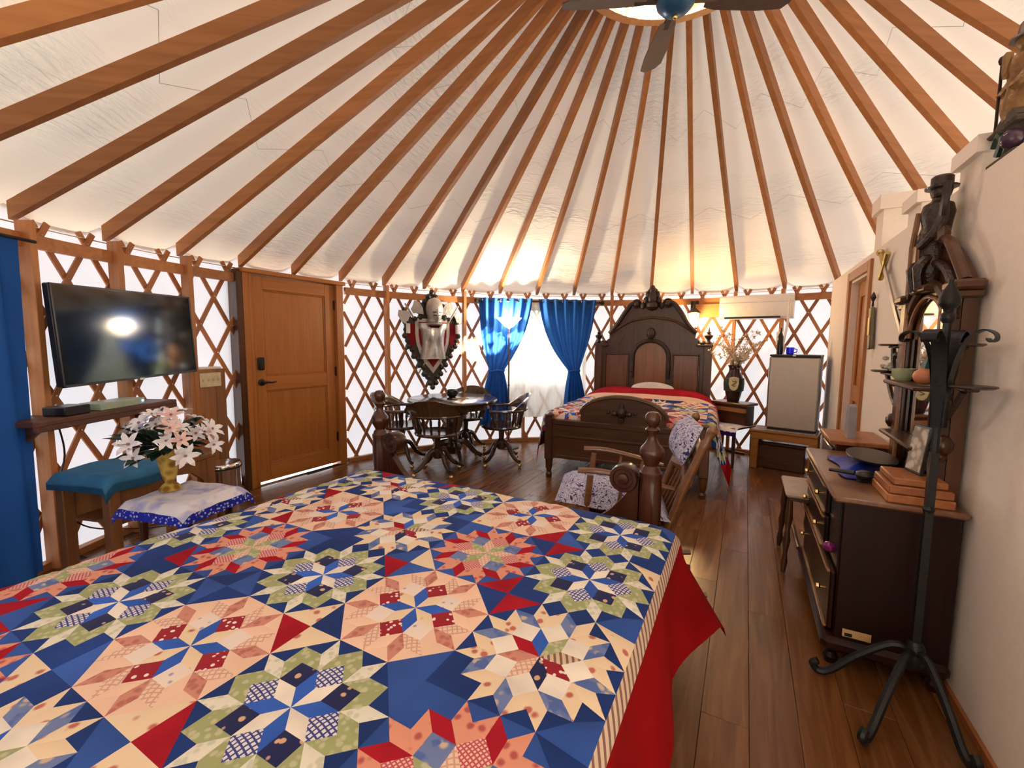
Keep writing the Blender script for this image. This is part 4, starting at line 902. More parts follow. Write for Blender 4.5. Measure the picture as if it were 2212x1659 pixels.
# ================================================================== TELEVISION WALL
tv = thing('television', 'flat black television on a wall arm, reflecting light', 'television', (-2.625, 3.06, 1.449), pi / 2)
TX = T(rx=-.03) ; w_, h_ = 1.08, 1.08 / 1.78
tv.rotation_euler = (0, -.026, pi / 2)
b = MB(); b.cbox(-w_ / 2, w_ / 2, 0, .045, -h_ / 2, h_ / 2, .008, X=TX); obj('casing', b, M['black'], tv)
b = MB()
for q in ((-w_ / 2, w_ / 2, -h_ / 2, -h_ / 2 + .016), (-w_ / 2, w_ / 2, h_ / 2 - .010, h_ / 2), (-w_ / 2, -w_ / 2 + .010, -h_ / 2, h_ / 2), (w_ / 2 - .010, w_ / 2, -h_ / 2, h_ / 2)): b.box(q[0], q[1], -.006, .001, q[2], q[3], X=TX)
obj('bezel', b, plain('bezel_grey', (.05, .05, .055), .3, .5), tv)
b = MB(); b.box(-w_ / 2 + .01, w_ / 2 - .01, -.002, .0, -h_ / 2 + .016, h_ / 2 - .01, X=TX); obj('screen', b, plain('screen_glass', (.003, .008, .010), .09, 0, .7, var=.05), tv)
b = MB(); b.box(-.02, .02, -.009, -.006, -h_ / 2 - .008, -h_ / 2 + .006, X=TX); obj('status_light', b, M['chrome'], tv)
b = MB(); b.cbox(-.10, .10, .045, .06, -.10, .10, .004); b.tube([(0, .06, 0), (.1, .12, 0), (0, .19, 0)], .02, 8); b.cbox(-.04, .04, .18, .20, -.14, .14, .004); obj('wall_arm', b, M['iron'], tv)
sf = thing('wall_shelf', 'dark wooden shelf on the lattice under the television', 'shelf', (-2.90, 2.86, 0), pi / 2)
b = MB(); b.cbox(-.62, .52, -.0, .0 + .001, .93, .965, .0005) if False else b.cbox(-.52, .50, -.30, -.02, .930, .962, .006); obj('shelf_board', b, M['shelfwood'], sf)
b = MB(); b.cbox(-.52, .50, -.30, -.285, .90, .932, .004); obj('shelf_lip', b, M['shelfwood'], sf)
for x in (-.40, .30): b = MB(); b.prism([(-.25, .93), (-.03, .93), (-.03, .74)], x - .012, x + .012, plane='YZ'); obj('shelf_bracket', b, M['shelfwood'], sf)
b = MB(); b.cbox(-.08, .08, -.07, .07, 0, .055, .006); o = obj('receiver_box', b, M['black'], None, loc=onz(150, 872, .962) * 1.0, rz=pi / 2); o.location = (-2.70, 2.62, .962); tag(o, 'black receiver box on the shelf under the television', 'receiver')
r_ = thing('media_player', 'slim pale green media box with blue light on the shelf', 'media box', (-2.70, 2.93, .962), pi / 2)
b = MB(); b.cbox(-.17, .17, -.075, .075, 0, .048, .006); obj('case', b, plain('pale_green_plastic', (.42, .55, .42), .4), r_)
b = MB(); b.ball((.145, -.076, .028), .007, 8); obj('indicator', b, emis('blue_led', (.3, .45, 1), 6), r_)
cable = MB(); cable.tube(spline([(-2.74, 2.60, .90), (-2.78, 2.66, .70), (-2.80, 2.62, .45), (-2.76, 2.72, .22), (-2.66, 2.95, .10), (-2.55, 3.2, .02)], 6), .005, 6); tag(obj('power_cable', cable, M['black']), 'thin black cable hanging from the shelf down the lattice', 'cable')
# switch cabinet
pp = thing('switch_cabinet', 'tall narrow wooden cabinet with a four-switch plate beside the door', 'cabinet', (-2.665, 3.755, 0), radians(72))
b = MB(); b.cbox(-.15, .15, -.06, .05, .05, 1.17, .006); obj('cabinet_body', b, M['panelwood'], pp)
b = MB(); b.cbox(-.155, -.11, -.07, -.055, .05, 1.17, .004); obj('edge_stile', b, M['post'], pp)
b = MB(); b.cbox(.06, .15, -.066, -.058, .05, 1.17, .004); obj('face_strip', b, M['panelwood'], pp)
b = MB(); b.cbox(-.085, .105, -.072, -.066, 1.02, 1.14, .003); sp_ = obj('switch_plate', b, plain('ivory_plate', (.72, .64, .42), .4), pp)
for k in range(4): b = MB(); b.cbox(-.058 + .045 * k - .006, -.058 + .045 * k + .006, -.084, -.070, 1.068, 1.092, .002); obj('toggle', b, plain('ivory_toggle', (.6, .52, .34), .4) if k == 0 else bpy.data.materials['ivory_toggle'], sp_)
b = MB(); b.cbox(-.13, .13, -.05, .05, 1.17, 1.19, .004); obj('papers', b, M['white'], pp, label='white papers lying on top')
# trash can
tc = thing('trash_can', 'round chrome step trash can beside the entrance door', 'trash can', (-2.40, 3.54, 0))
b = MB(); b.lathe([(.125, 0), (.13, .02), (.135, .36), (.14, .37), (.14, .40), (.13, .415), (.08, .43), (.0001, .435)], 28); obj('can', b, M['chrome'], tc)
b = MB(); b.lathe([(.143, .372), (.143, .385)], 28); obj('lid_seam', b, M['black'], tc); b = MB(); b.cbox(-.03, .03, -.17, -.12, .01, .03, .005); obj('pedal', b, M['black'], tc)
# wooden stand with blue cloth
ws = thing('wooden_stand', 'brown wooden stand with an arched open front behind the flower table', 'stand', (-2.36, 2.74, 0), radians(78))
b = MB(); b.cbox(-.36, .34, -.20, .20, .60, .635, .006); obj('top', b, M['panelwood'], ws)
b = MB(); b.prism([(-.34, .36), (-.34, .60), (.32, .60), (.32, .36), (.26, .36), (.24, .46), (.16, .53), (.02, .55), (-.10, .50), (-.16, .40), (-.17, .36)], -.19, -.165); obj('arched_apron', b, M['panelwood'], ws)
b = MB(); b.cbox(-.34, .32, .15, .19, .36, .60, .005); obj('rear_apron', b, M['panelwood'], ws)
for x in (-.32, .30):
    for y in (-.17, .17): b = MB(); b.cbox(x - .03, x + .03, y - .03, y + .03, 0, .60, .005); obj('leg', b, M['panelwood'], ws)
b = MB(); b.cbox(-.30, .28, -.15, .15, .36, .38, .004); obj('lower_shelf', b, M['panelwood'], ws)
def bc(s, t):
    x = -.42 + .40 * s; e = max(0, (-.34 - x)); y = -.26 + .46 * t; ey = max(0, -.215 - y)
    return (max(x, -.385) if e > .04 else x, max(y, -.225), .652 - min(.10, e * 1.1) - min(.10, ey * 2.0) + .012 * sin(s * 7 + t * 3) * .5)
b = MB(); b.grid(bc, 24, 18, (0, 0, .006)); o = obj('blue_cloth', b, cloth('blue_cotton', (.045, .20, .40)), None, True, loc=ws.location, rz=radians(78), ang=70); tag(o, 'plain blue cloth draped over the end of the wooden stand', 'cloth')
# flower table
ft = thing('side_table', 'small wooden side table under the white and blue cloth', 'table', (-1.74, 2.27, 0), radians(-14))
b = MB(); b.cbox(-.17, .17, -.15, .15, .575, .60, .006); obj('table_top', b, M['panelwood'], ft); b = MB(); b.cbox(-.155, .155, -.135, .135, .50, .575, .004); obj('apron', b, M['panelwood'], ft)
for x in (-.14, .14):
    for y in (-.12, .12): b = MB(); b.tube([(x * 1.1, y * 1.1, 0), (x, y, .52)], [.013, .02], 8); obj('leg', b, M['walnut'], ft)
tcl = thing('table_cloth', 'white quilted cloth with blue ruffled edge on the flower table', 'tablecloth', (-1.74, 2.27, 0), radians(-14))
m, n, l, out = _nt('white_quilted_cloth'); v = _coord(n, l); f1 = _noise(n, l, v, 9, 2); r_ = _ramp(n, [(.42, (.45, .47, .75)), (.55, (.80, .80, .86))]); l.new(f1, r_.inputs[0]); pq = _prin(n, l, out, None, .85, 0, .2, r_.outputs[0]); _bump(n, l, pq, f1, .3); M['whitecloth'] = m
b = MB(); b.grid(lambda s, t: (-.225 + .45 * s, -.205 + .41 * t, .606 + .004 * sin(s * 14) * cos(t * 13) - .035 * (max(0, abs(2 * s - 1) - .8) / .2 + max(0, abs(2 * t - 1) - .8) / .2)), 24, 22); obj('cloth', b, M['whitecloth'], tcl, True, ang=70)
b = MB(); rim = []
for k in range(96):
    q = k / 24; sd_ = int(q); f = q - sd_; x, y = ((-.225 + .45 * f, -.205), (.225, -.205 + .41 * f), (.225 - .45 * f, .205), (-.225, .205 - .41 * f))[sd_]; rim.append((x, y))
vs = []
for k, (x, y) in enumerate(rim):
    fx, fy = abs(x) / .225, abs(y) / .205; z = .606 - .035 * (max(0, fx - .8) / .2 + max(0, fy - .8) / .2); w = .006 * sin(k * 2.1); vs += [(x, y, z), (x * 1.03 + w, y * 1.03 + w, z - .045)]
b.add(vs, [(2 * k, 2 * k + 1, (2 * k + 3) % 192, (2 * k + 2) % 192) for k in range(96)]); obj('blue_ruffle', b, fabric_dots('blue_ruffle_cloth', (.015, .03, .50), (.55, .58, .85), 60, .3, .08), tcl, True, label='royal blue ruffle', ang=70)
VB = Vector((-1.855, 2.31, .607))
vs_ = thing('flower_vase', 'yellow marbled glass vase on the white and blue cloth', 'vase', VB)
b = MB(); b.lathe([(.05, 0), (.052, .008), (.038, .028), (.020, .042), (.022, .05), (.030, .065), (.044, .13), (.054, .20), (.057, .232), (.053, .232), (.050, .20), (.040, .13), (.026, .07), (.0001, .06)], 24)
obj('vase_body', b, fabric_dots('marbled_yellow_glass', (.62, .44, .10), (.28, .14, .03), 22, .25, .3), vs_)
bq = thing('bouquet', 'bouquet of white and pink star lilies with dark leaves in the yellow vase', 'flowers', VB + Vector((0, 0, .10)))
M['petal'] = plain('white_petal', (.82, .82, .86), .6, var=.04); M['petalp'] = plain('pink_petal', (.78, .55, .52), .6); M['leaf'] = plain('dark_leaf', (.012, .045, .035), .4, var=.3); M['stem'] = plain('stem_green', (.05, .10, .03), .6)
def flower(nm, n_, mat):
    b = MB()
    for k in range(n_):
        a = 2 * pi * k / n_; ca, sa = cos(a), sin(a)
        for (r0, w0, h0), (r1, w1, h1) in (((.003, .004, 0), (.022, .013, .010)), ((.022, .013, .010), (.042, .011, .016)), ((.042, .011, .016), (.060, .001, .012))):
            b.add([(r0 * ca - w0 * sa, r0 * sa + w0 * ca, h0), (r0 * ca + w0 * sa, r0 * sa - w0 * ca, h0), (r1 * ca + w1 * sa, r1 * sa - w1 * ca, h1), (r1 * ca - w1 * sa, r1 * sa + w1 * ca, h1)], [(0, 1, 2, 3)])
    b.ball((0, 0, .006), .007, 6, mi=1); return b.mesh(nm, [mat, plain(nm + '_heart', (.30, .16, .16), .7)])
fw_, fp_ = flower('white_bloom', 6, M['petal']), flower('pink_bloom', 6, M['petalp'])
lb = MB(); lb.add([(0, 0, 0), (.022, .04, .006), (.026, .07, .004), (0, .12, -.012), (-.026, .07, .004), (-.022, .04, .006), (0, .055, -.004)], [(0, 1, 6), (1, 2, 6), (2, 3, 6), (3, 4, 6), (4, 5, 6), (5, 0, 6)]); lme2 = lb.mesh('leaf', M['leaf'])
rn = random.Random(11)
for k in range(44):
    th = rn.uniform(0, 2 * pi); ph = rn.uniform(.2, 1.42); rr2 = rn.uniform(.19, .26); d_ = Vector((sin(ph) * cos(th), sin(ph) * sin(th), cos(ph) * .95)); p = d_ * rr2 + Vector((0.0, 0, .085))
    pink = k % 5 == 0; o = obj('pink_bloom' if pink else 'white_bloom', fp_ if pink else fw_, None, bq, loc=p); o.rotation_euler = (d_ + Vector((rn.uniform(-.3, .3), rn.uniform(-.5, .1), rn.uniform(-.2, .3)))).to_track_quat('Z', 'Y').to_euler(); s = rn.uniform(.8, 1.15); o.scale = (s, s, s)
for k in range(90):
    th = rn.uniform(0, 2 * pi); d_ = Vector((cos(th), sin(th), rn.uniform(-.15, .8))).normalized(); o = obj('leaf', lme2, None, bq, loc=d_ * rn.uniform(.03, .15) + Vector((0, 0, .14))); o.rotation_euler = d_.to_track_quat('Y', 'Z').to_euler()
b = MB()
for k in range(10): th = k * .628; b.tube([(0, 0, .0), (.03 * cos(th), .03 * sin(th), .13), (.13 * cos(th), .13 * sin(th), .24)], .003, 5)
obj('stems', b, M['stem'], bq)

# ================================================================== FRIDGE CORNER
FT = Vector((.76, -.65)).normalized(); frz = atan2(FT.y, FT.x)      # local x along the front, local -y is the front (towards the room)
P0 = Vector((2.90, 4.92, 0))
fo = lambda x, y, z=0: P0 + Vector((FT.x * x - FT.y * y, FT.y * x + FT.x * y, z))
tbl = thing('oak_bench_table', 'low honey-oak table carrying the small refrigerator', 'table', fo(.245, .165), frz)
b = MB(); b.cbox(-.40, .26, -.225, .14, .425, .45, .006); obj('table_top', b, M['oak'], tbl)
b = MB(); b.cbox(-.385, .255, -.21, -.185, .345, .425, .004); obj('apron', b, M['oak'], tbl)
for x in (-.345, .215):
    for y in (-.17, .10): b = MB(); b.cbox(x - .037, x + .037, y - .037, y + .037, 0, .425, .004); obj('leg', b, M['oak'], tbl)
b = MB(); b.cbox(-.01, .48, -.03, .33, .45, .462, .003); tag(obj('fridge_mat', b, fabric_dots('grey_speckled_mat', (.30, .30, .27), (.60, .60, .55), 90, .3, .2), None, loc=P0, rz=frz), 'speckled grey mat between the refrigerator and the oak table', 'mat')
fr = thing('mini_refrigerator', 'small brushed-steel refrigerator standing on the oak table', 'refrigerator', fo(.235, 0, .462), frz)
b = MB(); b.cbox(-.232, .232, .05, .33, .0, .84, .006); obj('cabinet', b, M['black'], fr)
b = MB(); b.cbox(-.236, .236, 0, .045, .025, .825, .012); dr_ = obj('door', b, M['steel'], fr)
b = MB(); b.box(-.239, -.233, .0, .02, .03, .82); obj('door_edge', b, M['chrome'], dr_)
b = MB(); b.cbox(-.236, .236, -.005, .332, .828, .85, .006); obj('top_panel', b, M['black'], fr)
b = MB(); b.box(-.015, .015, -.008, -.004, .836, .842); obj('badge', b, M['chrome'], fr)
b = MB(); b.cbox(-.225, .225, .01, .32, 0.0, .022, .003); obj('foot_plinth', b, M['black'], fr)
sb_ = thing('storage_box', 'dark brown storage box pushed under the oak table', 'box', fo(.19, .17), frz)
b = MB(); b.cbox(-.29, .20, -.12, .12, 0, .27, .01); obj('box', b, M['walnutx'], sb_); b = MB(); b.cbox(-.30, .21, -.13, .13, .27, .31, .01); obj('lid', b, M['walnutx'], sb_)
# on top of the fridge
b = MB(); b.lathe([(.028, 0), (.038, .01), (.040, .08), (.036, .08), (.034, .012), (.0001, .01)], 18); b.tube([(.038, 0, .02), (.064, 0, .03), (.066, 0, .055), (.038, 0, .066)], .006, 6); o = obj('mug', b, glass('cobalt_glass', (.03, .05, .75), .05), None, loc=fo(.17, .14, 1.312), rz=frz); tag(o, 'cobalt blue mug on top of the refrigerator', 'mug')
b = MB(); b.lathe([(.03, 0), (.032, .10), (.03, .10), (.028, .006), (.0001, .006)], 16); tag(obj('drinking_glass', b, M['glass'], None, loc=fo(.12, .18, 1.312)), 'clear drinking glass on top of the refrigerator', 'glass')
b = MB(); b.lathe([(.032, 0), (.034, .06), (.030, .20), (.012, .25), (.012, .30), (.0001, .30)], 14); tag(obj('bottle', b, plain('dark_bottle_glass', (.02, .015, .015), .15), None, loc=fo(.06, .20, 1.312)), 'dark bottle on top of the refrigerator', 'bottle')
wr_ = MB(); wr_.tube(spline([fo(.11, .33, 1.95) * 1, fo(.10, .34, 1.7), fo(.07, .345, 1.45), fo(.06, .35, 1.33)], 5), .014, 8); tag(obj('drain_hose', wr_, thin('clear_wrap', (.8, .78, .74), .3, .3, .4)), 'pale wrapped hose running down from the air conditioner', 'hose')
# ---- air conditioner
p1, p2 = onwall(1558, 664, R - .12), onwall(1716, 662, R - .12); ad_ = p2 - p1; ac = thing('air_conditioner', 'white wall-mounted split air conditioner below the rafters', 'air conditioner', (p1 + p2) / 2, atan2(ad_.y, ad_.x)); AW = ad_.to_2d().length / 2
ac.location.z = 1.885
b = MB(); pr = [(.10, .145), (-.085, .145), (-.115, .125), (-.125, .04), (-.12, -.06), (-.095, -.125), (-.03, -.145), (.10, -.145)]; b.prism(pr, -AW, AW, plane='YZ'); obj('housing', b, M['white'], ac, True, ang=30)
b = MB(); b.box(-AW + .06, AW - .13, -.102, -.05, -.141, -.118); obj('air_outlet', b, M['black'], ac)
b = MB(); b.cbox(-AW + .06, AW - .13, -.112, -.06, -.150, -.143, .002); obj('louvre', b, M['white'], ac)
b = MB(); b.box(-AW, AW, -.1262, -.120, .050, .054); obj('seam', b, plain('seam_grey', (.5, .5, .5), .5), ac)
# mounting board + lantern
a1, a2 = angof(onwall(1507, 675)), angof(onwall(1562, 675)); a_ = (a1 + a2) / 2
mbd = MB(); hw = (a2 - a1) * R / 2 + .05; mbd.cbox(-hw, hw, -.03, 0, 1.775, 1.95, .004); tag(obj('mounting_board', mbd, M['plate'], None, loc=yc(a_, R - .085, 0), rz=-a_), 'wide orange board on the lattice behind the lantern', 'board')
aL = angof(onwall(1500, 690)); ln = thing('wall_lantern', 'lit dark-metal wall lantern with glowing glass above the carved headboard', 'lantern', yc(aL, R - .13, 1.70), -aL)
b = MB(); b.cbox(-.05, .05, .03, .05, .05, .30, .01); obj('back_plate', b, M['bronze'], ln); b = MB(); b.tube(spline([(0, .03, .20), (0, -.03, .28), (0, -.10, .27), (0, -.10, .20)], 4), .009, 8); obj('arm', b, M['bronze'], ln)
b = MB(); b.lathe([(.0001, .20), (.02, .195), (.05, .165), (.085, .135), (.08, .125), (.0001, .13)], 6, (0, -.10, 0)); obj('roof', b, M['bronze'], ln)
b = MB(); b.lathe([(.045, -.06), (.066, .125)], 6, (0, -.10, 0)); obj('glass', b, emis('lantern_glow', (1, .72, .30), 9.0), ln)
b = MB()
for k in range(6): a = k * pi / 3; b.tube([(.048 * cos(a), -.10 + .048 * sin(a), -.06), (.070 * cos(a), -.10 + .070 * sin(a), .125)], .005, 5)
b.lathe([(.05, -.06), (.05, -.075), (.02, -.09), (.008, -.13), (.0001, -.14)], 12, (0, -.10, 0)); obj('cage', b, M['bronze'], ln)
pl = bpy.data.lights.new('lantern_bulb', 'POINT'); pl.energy = 24; pl.color = (1, .62, .26); pl.shadow_soft_size = .07; po = bpy.data.objects.new('lantern_bulb', pl); COL.objects.link(po); po.parent = ln; po.location = (0, -.20, .02)
b = MB(); b.cbox(-.035, .035, -.008, .008, -.08, .08, .003); aO = angof(onwall(1688, 730)); o = obj('thermostat', b, M['white'], None, loc=yc(aO, R - .135, 1.50), rz=-aO); tag(o, 'white thermostat on the post under the air conditioner', 'thermostat')
# ---- stepped stand with quilted mat and vase
SD = Vector((.55, -.835)); srz = atan2(SD.y, SD.x); st_ = thing('stepped_stand', 'dark wooden two-level stand between the carved bed and the refrigerator', 'stand', (2.63, 5.20, 0), srz)
b = MB(); b.cbox(-.21, .21, -.25, .20, .44, .465, .006); obj('lower_top', b, M['walnutx'], st_)
b = MB(); b.cbox(-.19, .19, -.02, .18, .465, .70, .005); obj('back_box', b, M['walnutx'], st_)
b = MB(); b.cbox(-.195, .195, -.03, .0, .62, .67, .004); obj('box_band', b, M['panelwood'], st_)
b = MB(); b.cbox(-.225, .225, -.06, .20, .70, .73, .008); obj('upper_top', b, M['walnutx'], st_)
for x in (-.185, .185):
    for y in (-.22, .17): b = MB(); b.tube([(x, y, 0), (x, y, .24), (x, y, .44)], [.014, .022, .020], 8); obj('leg', b, M['walnut'], st_)
b = MB(); b.cbox(-.20, .20, -.015, .01, .12, .15, .003); obj('stretcher', b, M['walnutx'], st_)
qm = thing('quilted_mat', 'white quilted mat with purple trim on the stepped stand', 'mat', (2.63, 5.20, .468), srz)
b = MB(); b.grid(lambda s, t: (-.235 + .47 * s, -.30 + .29 * t, .008 + .005 * sin(s * 12) * sin(t * 9) - (.045 * max(0, .25 - t) / .25)), 20, 14, (0, 0, -.006)); obj('mat_cloth', b, M['whitecloth'], qm, True, ang=70)
b = MB(); b.grid(lambda s, t: (-.24 + .48 * s, -.302 - .006 * sin(s * 40), -.036 - .05 * t), 40, 2, (0, .006, 0)); obj('purple_trim', b, cloth('purple_trim_cloth', (.05, .012, .22)), qm, True, label='purple trim', ang=70)
VV = Vector((2.66, 5.26, .73)); vz = thing('crest_vase', 'dark vase with a pale crest, on the stepped stand', 'vase', VV + Vector((.04, .03, 0)), -.478)
b = MB(); b.lathe([(.06, 0), (.068, .01), (.085, .08), (.105, .18), (.108, .26), (.085, .32), (.062, .36), (.06, .40), (.075, .44), (.068, .44), (.05, .40), (.0001, .39)], 24); obj('vase_body', b, plain('brown_black_glaze', (.035, .018, .015), .25, bump=.1), vz)
b = MB(); b.lathe([(.1085, .13), (.115, .22), (.110, .285)], 24); obj('green_band', b, plain('dark_green_leafband', (.02, .035, .012), .5, bump=.6, bscale=60), vz)
cre = [(-.052, .29), (-.02, .305), (.02, .305), (.052, .29), (.054, .22), (.042, .17), (.02, .145), (0, .14), (-.02, .145), (-.042, .17), (-.054, .22)]
b = MB(); b.prism(cre, -.124, -.108); cr_ = obj('crest', b, plain('pale_crest', (.66, .60, .34), .5), vz)
b = MB(); b.tube(spline([(-.022, -.126, .265), (.0, -.126, .245), (.018, -.126, .255), (.024, -.126, .235), (.0, -.126, .22), (-.018, -.126, .205), (.015, -.126, .195)], 4), .005, 6); obj('beast_emblem', b, plain('dark_emblem', (.10, .09, .03), .5), cr_)
dfl = thing('dried_flowers', 'spray of cream dried blossoms and twigs in the crest vase', 'flowers', VV + Vector((.04, .03, .40)))
M['twig'] = plain('twig_brown', (.16, .09, .04), .8); M['blossom'] = plain('cream_blossom', (.72, .62, .44), .8, var=.2); M['mist'] = plain('pale_mist_flower', (.62, .56, .54), .9)
rn = random.Random(5); sm1 = MB()
for k in range(4): a = k * pi / 2 + .3; sm1.add([(0, 0, 0), (.012 * cos(a) - .006 * sin(a), .012 * sin(a) + .006 * cos(a), .006), (.020 * cos(a), .020 * sin(a), .010), (.012 * cos(a) + .006 * sin(a), .012 * sin(a) - .006 * cos(a), .006)], [(0, 1, 2, 3)])
sm1.ball((0, 0, .003), .006, 6); bl_ = sm1.mesh('blossom', M['blossom'])
for k in range(22):
    th = rn.uniform(0, 2 * pi); sp2 = rn.uniform(.10, .36); hh = rn.uniform(.10, .50); tip = Vector((cos(th) * sp2, sin(th) * sp2, hh)); mid = Vector((tip.x * .35, tip.y * .35, hh * .55)); path = spline([(0, 0, -.05), mid, tip], 6); b = MB(); b.tube(path, [.003 * (1 - .6 * i / len(path)) for i in range(len(path))], 5); tw = obj('twig', b, M['twig'], dfl)
    for q in path[4:]:
        for _ in range(1):
            o = obj('blossom', bl_, None, tw, loc=Vector(q) + Vector((rn.uniform(-.03, .03), rn.uniform(-.03, .03), rn.uniform(-.02, .03)))); o.rotation_euler = (rn.uniform(-1.2, 1.2), rn.uniform(-1.2, 1.2), rn.uniform(0, 6)); s = rn.uniform(1.0, 2.0); o.scale = (s, s, s)
b = MB()
for k in range(260):
    d_ = Vector((rn.gauss(0, .055), rn.gauss(0, .055), .17 + rn.gauss(0, .07))); b.ball(d_, rn.uniform(.004, .008), 4)
mo = obj('mist_flowers', b, M['mist'], dfl); mo['kind'] = 'stuff'

# ================================================================== DRESSER SIDE (wall frame: x along the wall, y out into the room)
WX = lambda a, b_, z=0: tuple(wp(a, b_, z))
ds = thing('mirror_dresser', 'dark mahogany dresser with tall carved mirror against the white wall', 'dresser', wp(.80, 0, 0), WTH)
DW, DD, DH = .475, .40, .775
b = MB(); b.cbox(-DW, DW, .02, DD, .10, DH - .025, .005); body = obj('carcass', b, M['mahog'], ds)
b = MB(); b.cbox(-DW - .035, DW + .035, .01, DD + .04, DH - .025, DH, .008); obj('dresser_top', b, M['mahogtop'], ds)
b = MB(); b.cbox(-DW - .025, DW + .025, .015, DD + .045, .07, .135, .02); obj('base_moulding', b, M['mahog'], ds)
for x in (-DW + .03, DW - .03):
    for y in (.05, DD): b = MB(); b.lathe([(.022, 0), (.03, .03), (.02, .05), (.032, .08)], 10, (x, y, 0)); obj('foot', b, M['mahog'], ds)
M['goldline'] = wood('worn_edge_wood', (.20, .085, .03), (.34, .15, .055), 'X', .25, coat=.5)
for i, (z0, z1) in enumerate(((.60, .735), (.43, .585), (.145, .415))):
    x0 = -DW + (.26 if i < 2 else .03); b = MB(); b.cbox(x0, DW - .02, DD, DD + .022, z0, z1, .006); dw = obj('drawer', b, M['mahog'], ds)
    for z in (z0 + .006, z1 - .006): b = MB(); b.cbox(x0 + .01, DW - .03, DD + .02, DD + .034, z - .006, z + .006, .003); obj('drawer_bead', b, M['goldline'], dw)
    for x in (x0 + .12, DW - .14): b = MB(); b.lathe([(.007, 0), (.007, .015), (.014, .022), (.012, .032), (.0001, .035)], 10, X=T(x, DD + .022, (z0 + z1) / 2, rx=-pi / 2)); obj('knob', b, M['brass'], dw)
b = MB(); b.cbox(-DW + .02, -DW + .24, DD - .005, DD + .004, .44, .73, .002); obj('cubby_shade_panel', b, M['black'], ds, label='black panel painted as cubby shade')  # flat black panel stands in for the shade inside a recess
b = MB(); b.ball((-DW + .10, DD + .02, .50), .03, 10, .8); tag(obj('purple_ball', b, plain('purple_glass_ball', (.18, .01, .12), .1), None, loc=wp(.80, 0, 0), rz=WTH), 'shiny purple ornament at the black cubby shade panel on the dresser', 'ornament')
b = MB(); b.box(-DW - .0062, -DW - .0052, .27, .37, .15, .185); lb_ = obj('paper_label', b, plain('aged_paper', (.55, .36, .15), .8), ds, label='torn cream paper label'); b = MB(); b.box(-DW - .0066, -DW - .0060, .335, .362, .153, .168); obj('label_ink', b, M['black'], lb_)
# mirror tower stands on the dresser
mt_ = thing('carved_mirror', 'tall arched walnut mirror frame with candle shelves and carved figures on the dresser', 'mirror', wp(.74, .012, DH), WTH)
hw_ = .315
b = MB(); b.prism([(-hw_, 0), (hw_, 0), (hw_, .80), (.33, .88), (.36, .90)] + [(.30 - .3 * k / 6, .90 + .19 * sin(pi / 2 * k / 6)) for k in range(7)] + [(-.3 * k / 6, 1.09 - .19 * (1 - cos(pi / 2 * k / 6))) for k in range(1, 7)] + [(-.36, .90), (-.33, .88), (-hw_, .80)], 0, .045); obj('back_frame', b, M['walnut'], mt_)
for sg in (-1, 1):
    b = MB(); b.cbox(sg * .275 - .04, sg * .275 + .04, .04, .085, .0, .86, .008); obj('side_stile', b, M['bedwood'], mt_)
    b = MB(); b.tube([(sg * .225, .08, .02), (sg * .225, .08, .83)], .010, 6); obj('gilt_bead', b, M['goldline'], mt_)
    b = MB(); b.cbox(sg * .325 - .06, sg * .325 + .06, .0, .10, .86, .90, .010); b.cbox(sg * .325 - .045, sg * .325 + .045, .0, .085, .83, .86, .006); obj('capital', b, M['walnut'], mt_)
    for zz, ln_ in ((.64, .18), (.49, .30)):
        b = MB(); b.lathe([(.0001, 0), (.055, 0), (.068, .006), (.065, .012), (.0001, .012)], 14, (sg * (hw_ + ln_ - .06), .075, zz)); b.cbox(min(sg * hw_, sg * (hw_ + ln_ - .05)), max(sg * hw_, sg * (hw_ + ln_ - .05)), .055, .095, zz - .012, zz, .004); c_ = obj('candle_shelf', b, M['carved'], mt_)
        b = MB(); b.tube(spline([(sg * hw_, .075, zz - .16), (sg * (hw_ + .07), .075, zz - .12), (sg * (hw_ + ln_ * .6), .075, zz - .015)], 4), .012, 6); b.ball((sg * (hw_ + .035), .075, zz - .05), .02, 8); obj('scroll_bracket', b, M['carved'], c_)
    b = MB(); b.ball((sg * (hw_ + .02), .07, .24), .035, 10, 1.2); b.ball((sg * (hw_ + .005), .07, .19), .025, 8); obj('side_boss', b, M['bedwood'], mt_)
ga = [(-.215, .06), (.215, .06), (.215, .66)] + [(.215 * cos(k * pi / 12), .66 + .19 * sin(k * pi / 12)) for k in range(1, 12)] + [(-.215, .66)]
b = MB(); b.prism(ga, .045, .052); obj('mirror_glass', b, M['mirror'], mt_)
for r2, rr2, mm_ in ((.226, .010, 'goldline'), (.258, .020, 'walnut'), (.31, .018, 'carved')):
    b = MB(); b.tube([(r2 * cos(k * pi / 16), .065, .68 + .85 * r2 * sin(k * pi / 16) + (r2 - .232) * .9) for k in range(17)], rr2, 8); obj('arch_moulding', b, M[mm_], mt_)
for zz in (.20, .46): b = MB(); b.cbox(-.24, .24, .05, .15, zz - .012, zz + .008, .006); obj('mirror_shelf', b, M['walnutx'], mt_)
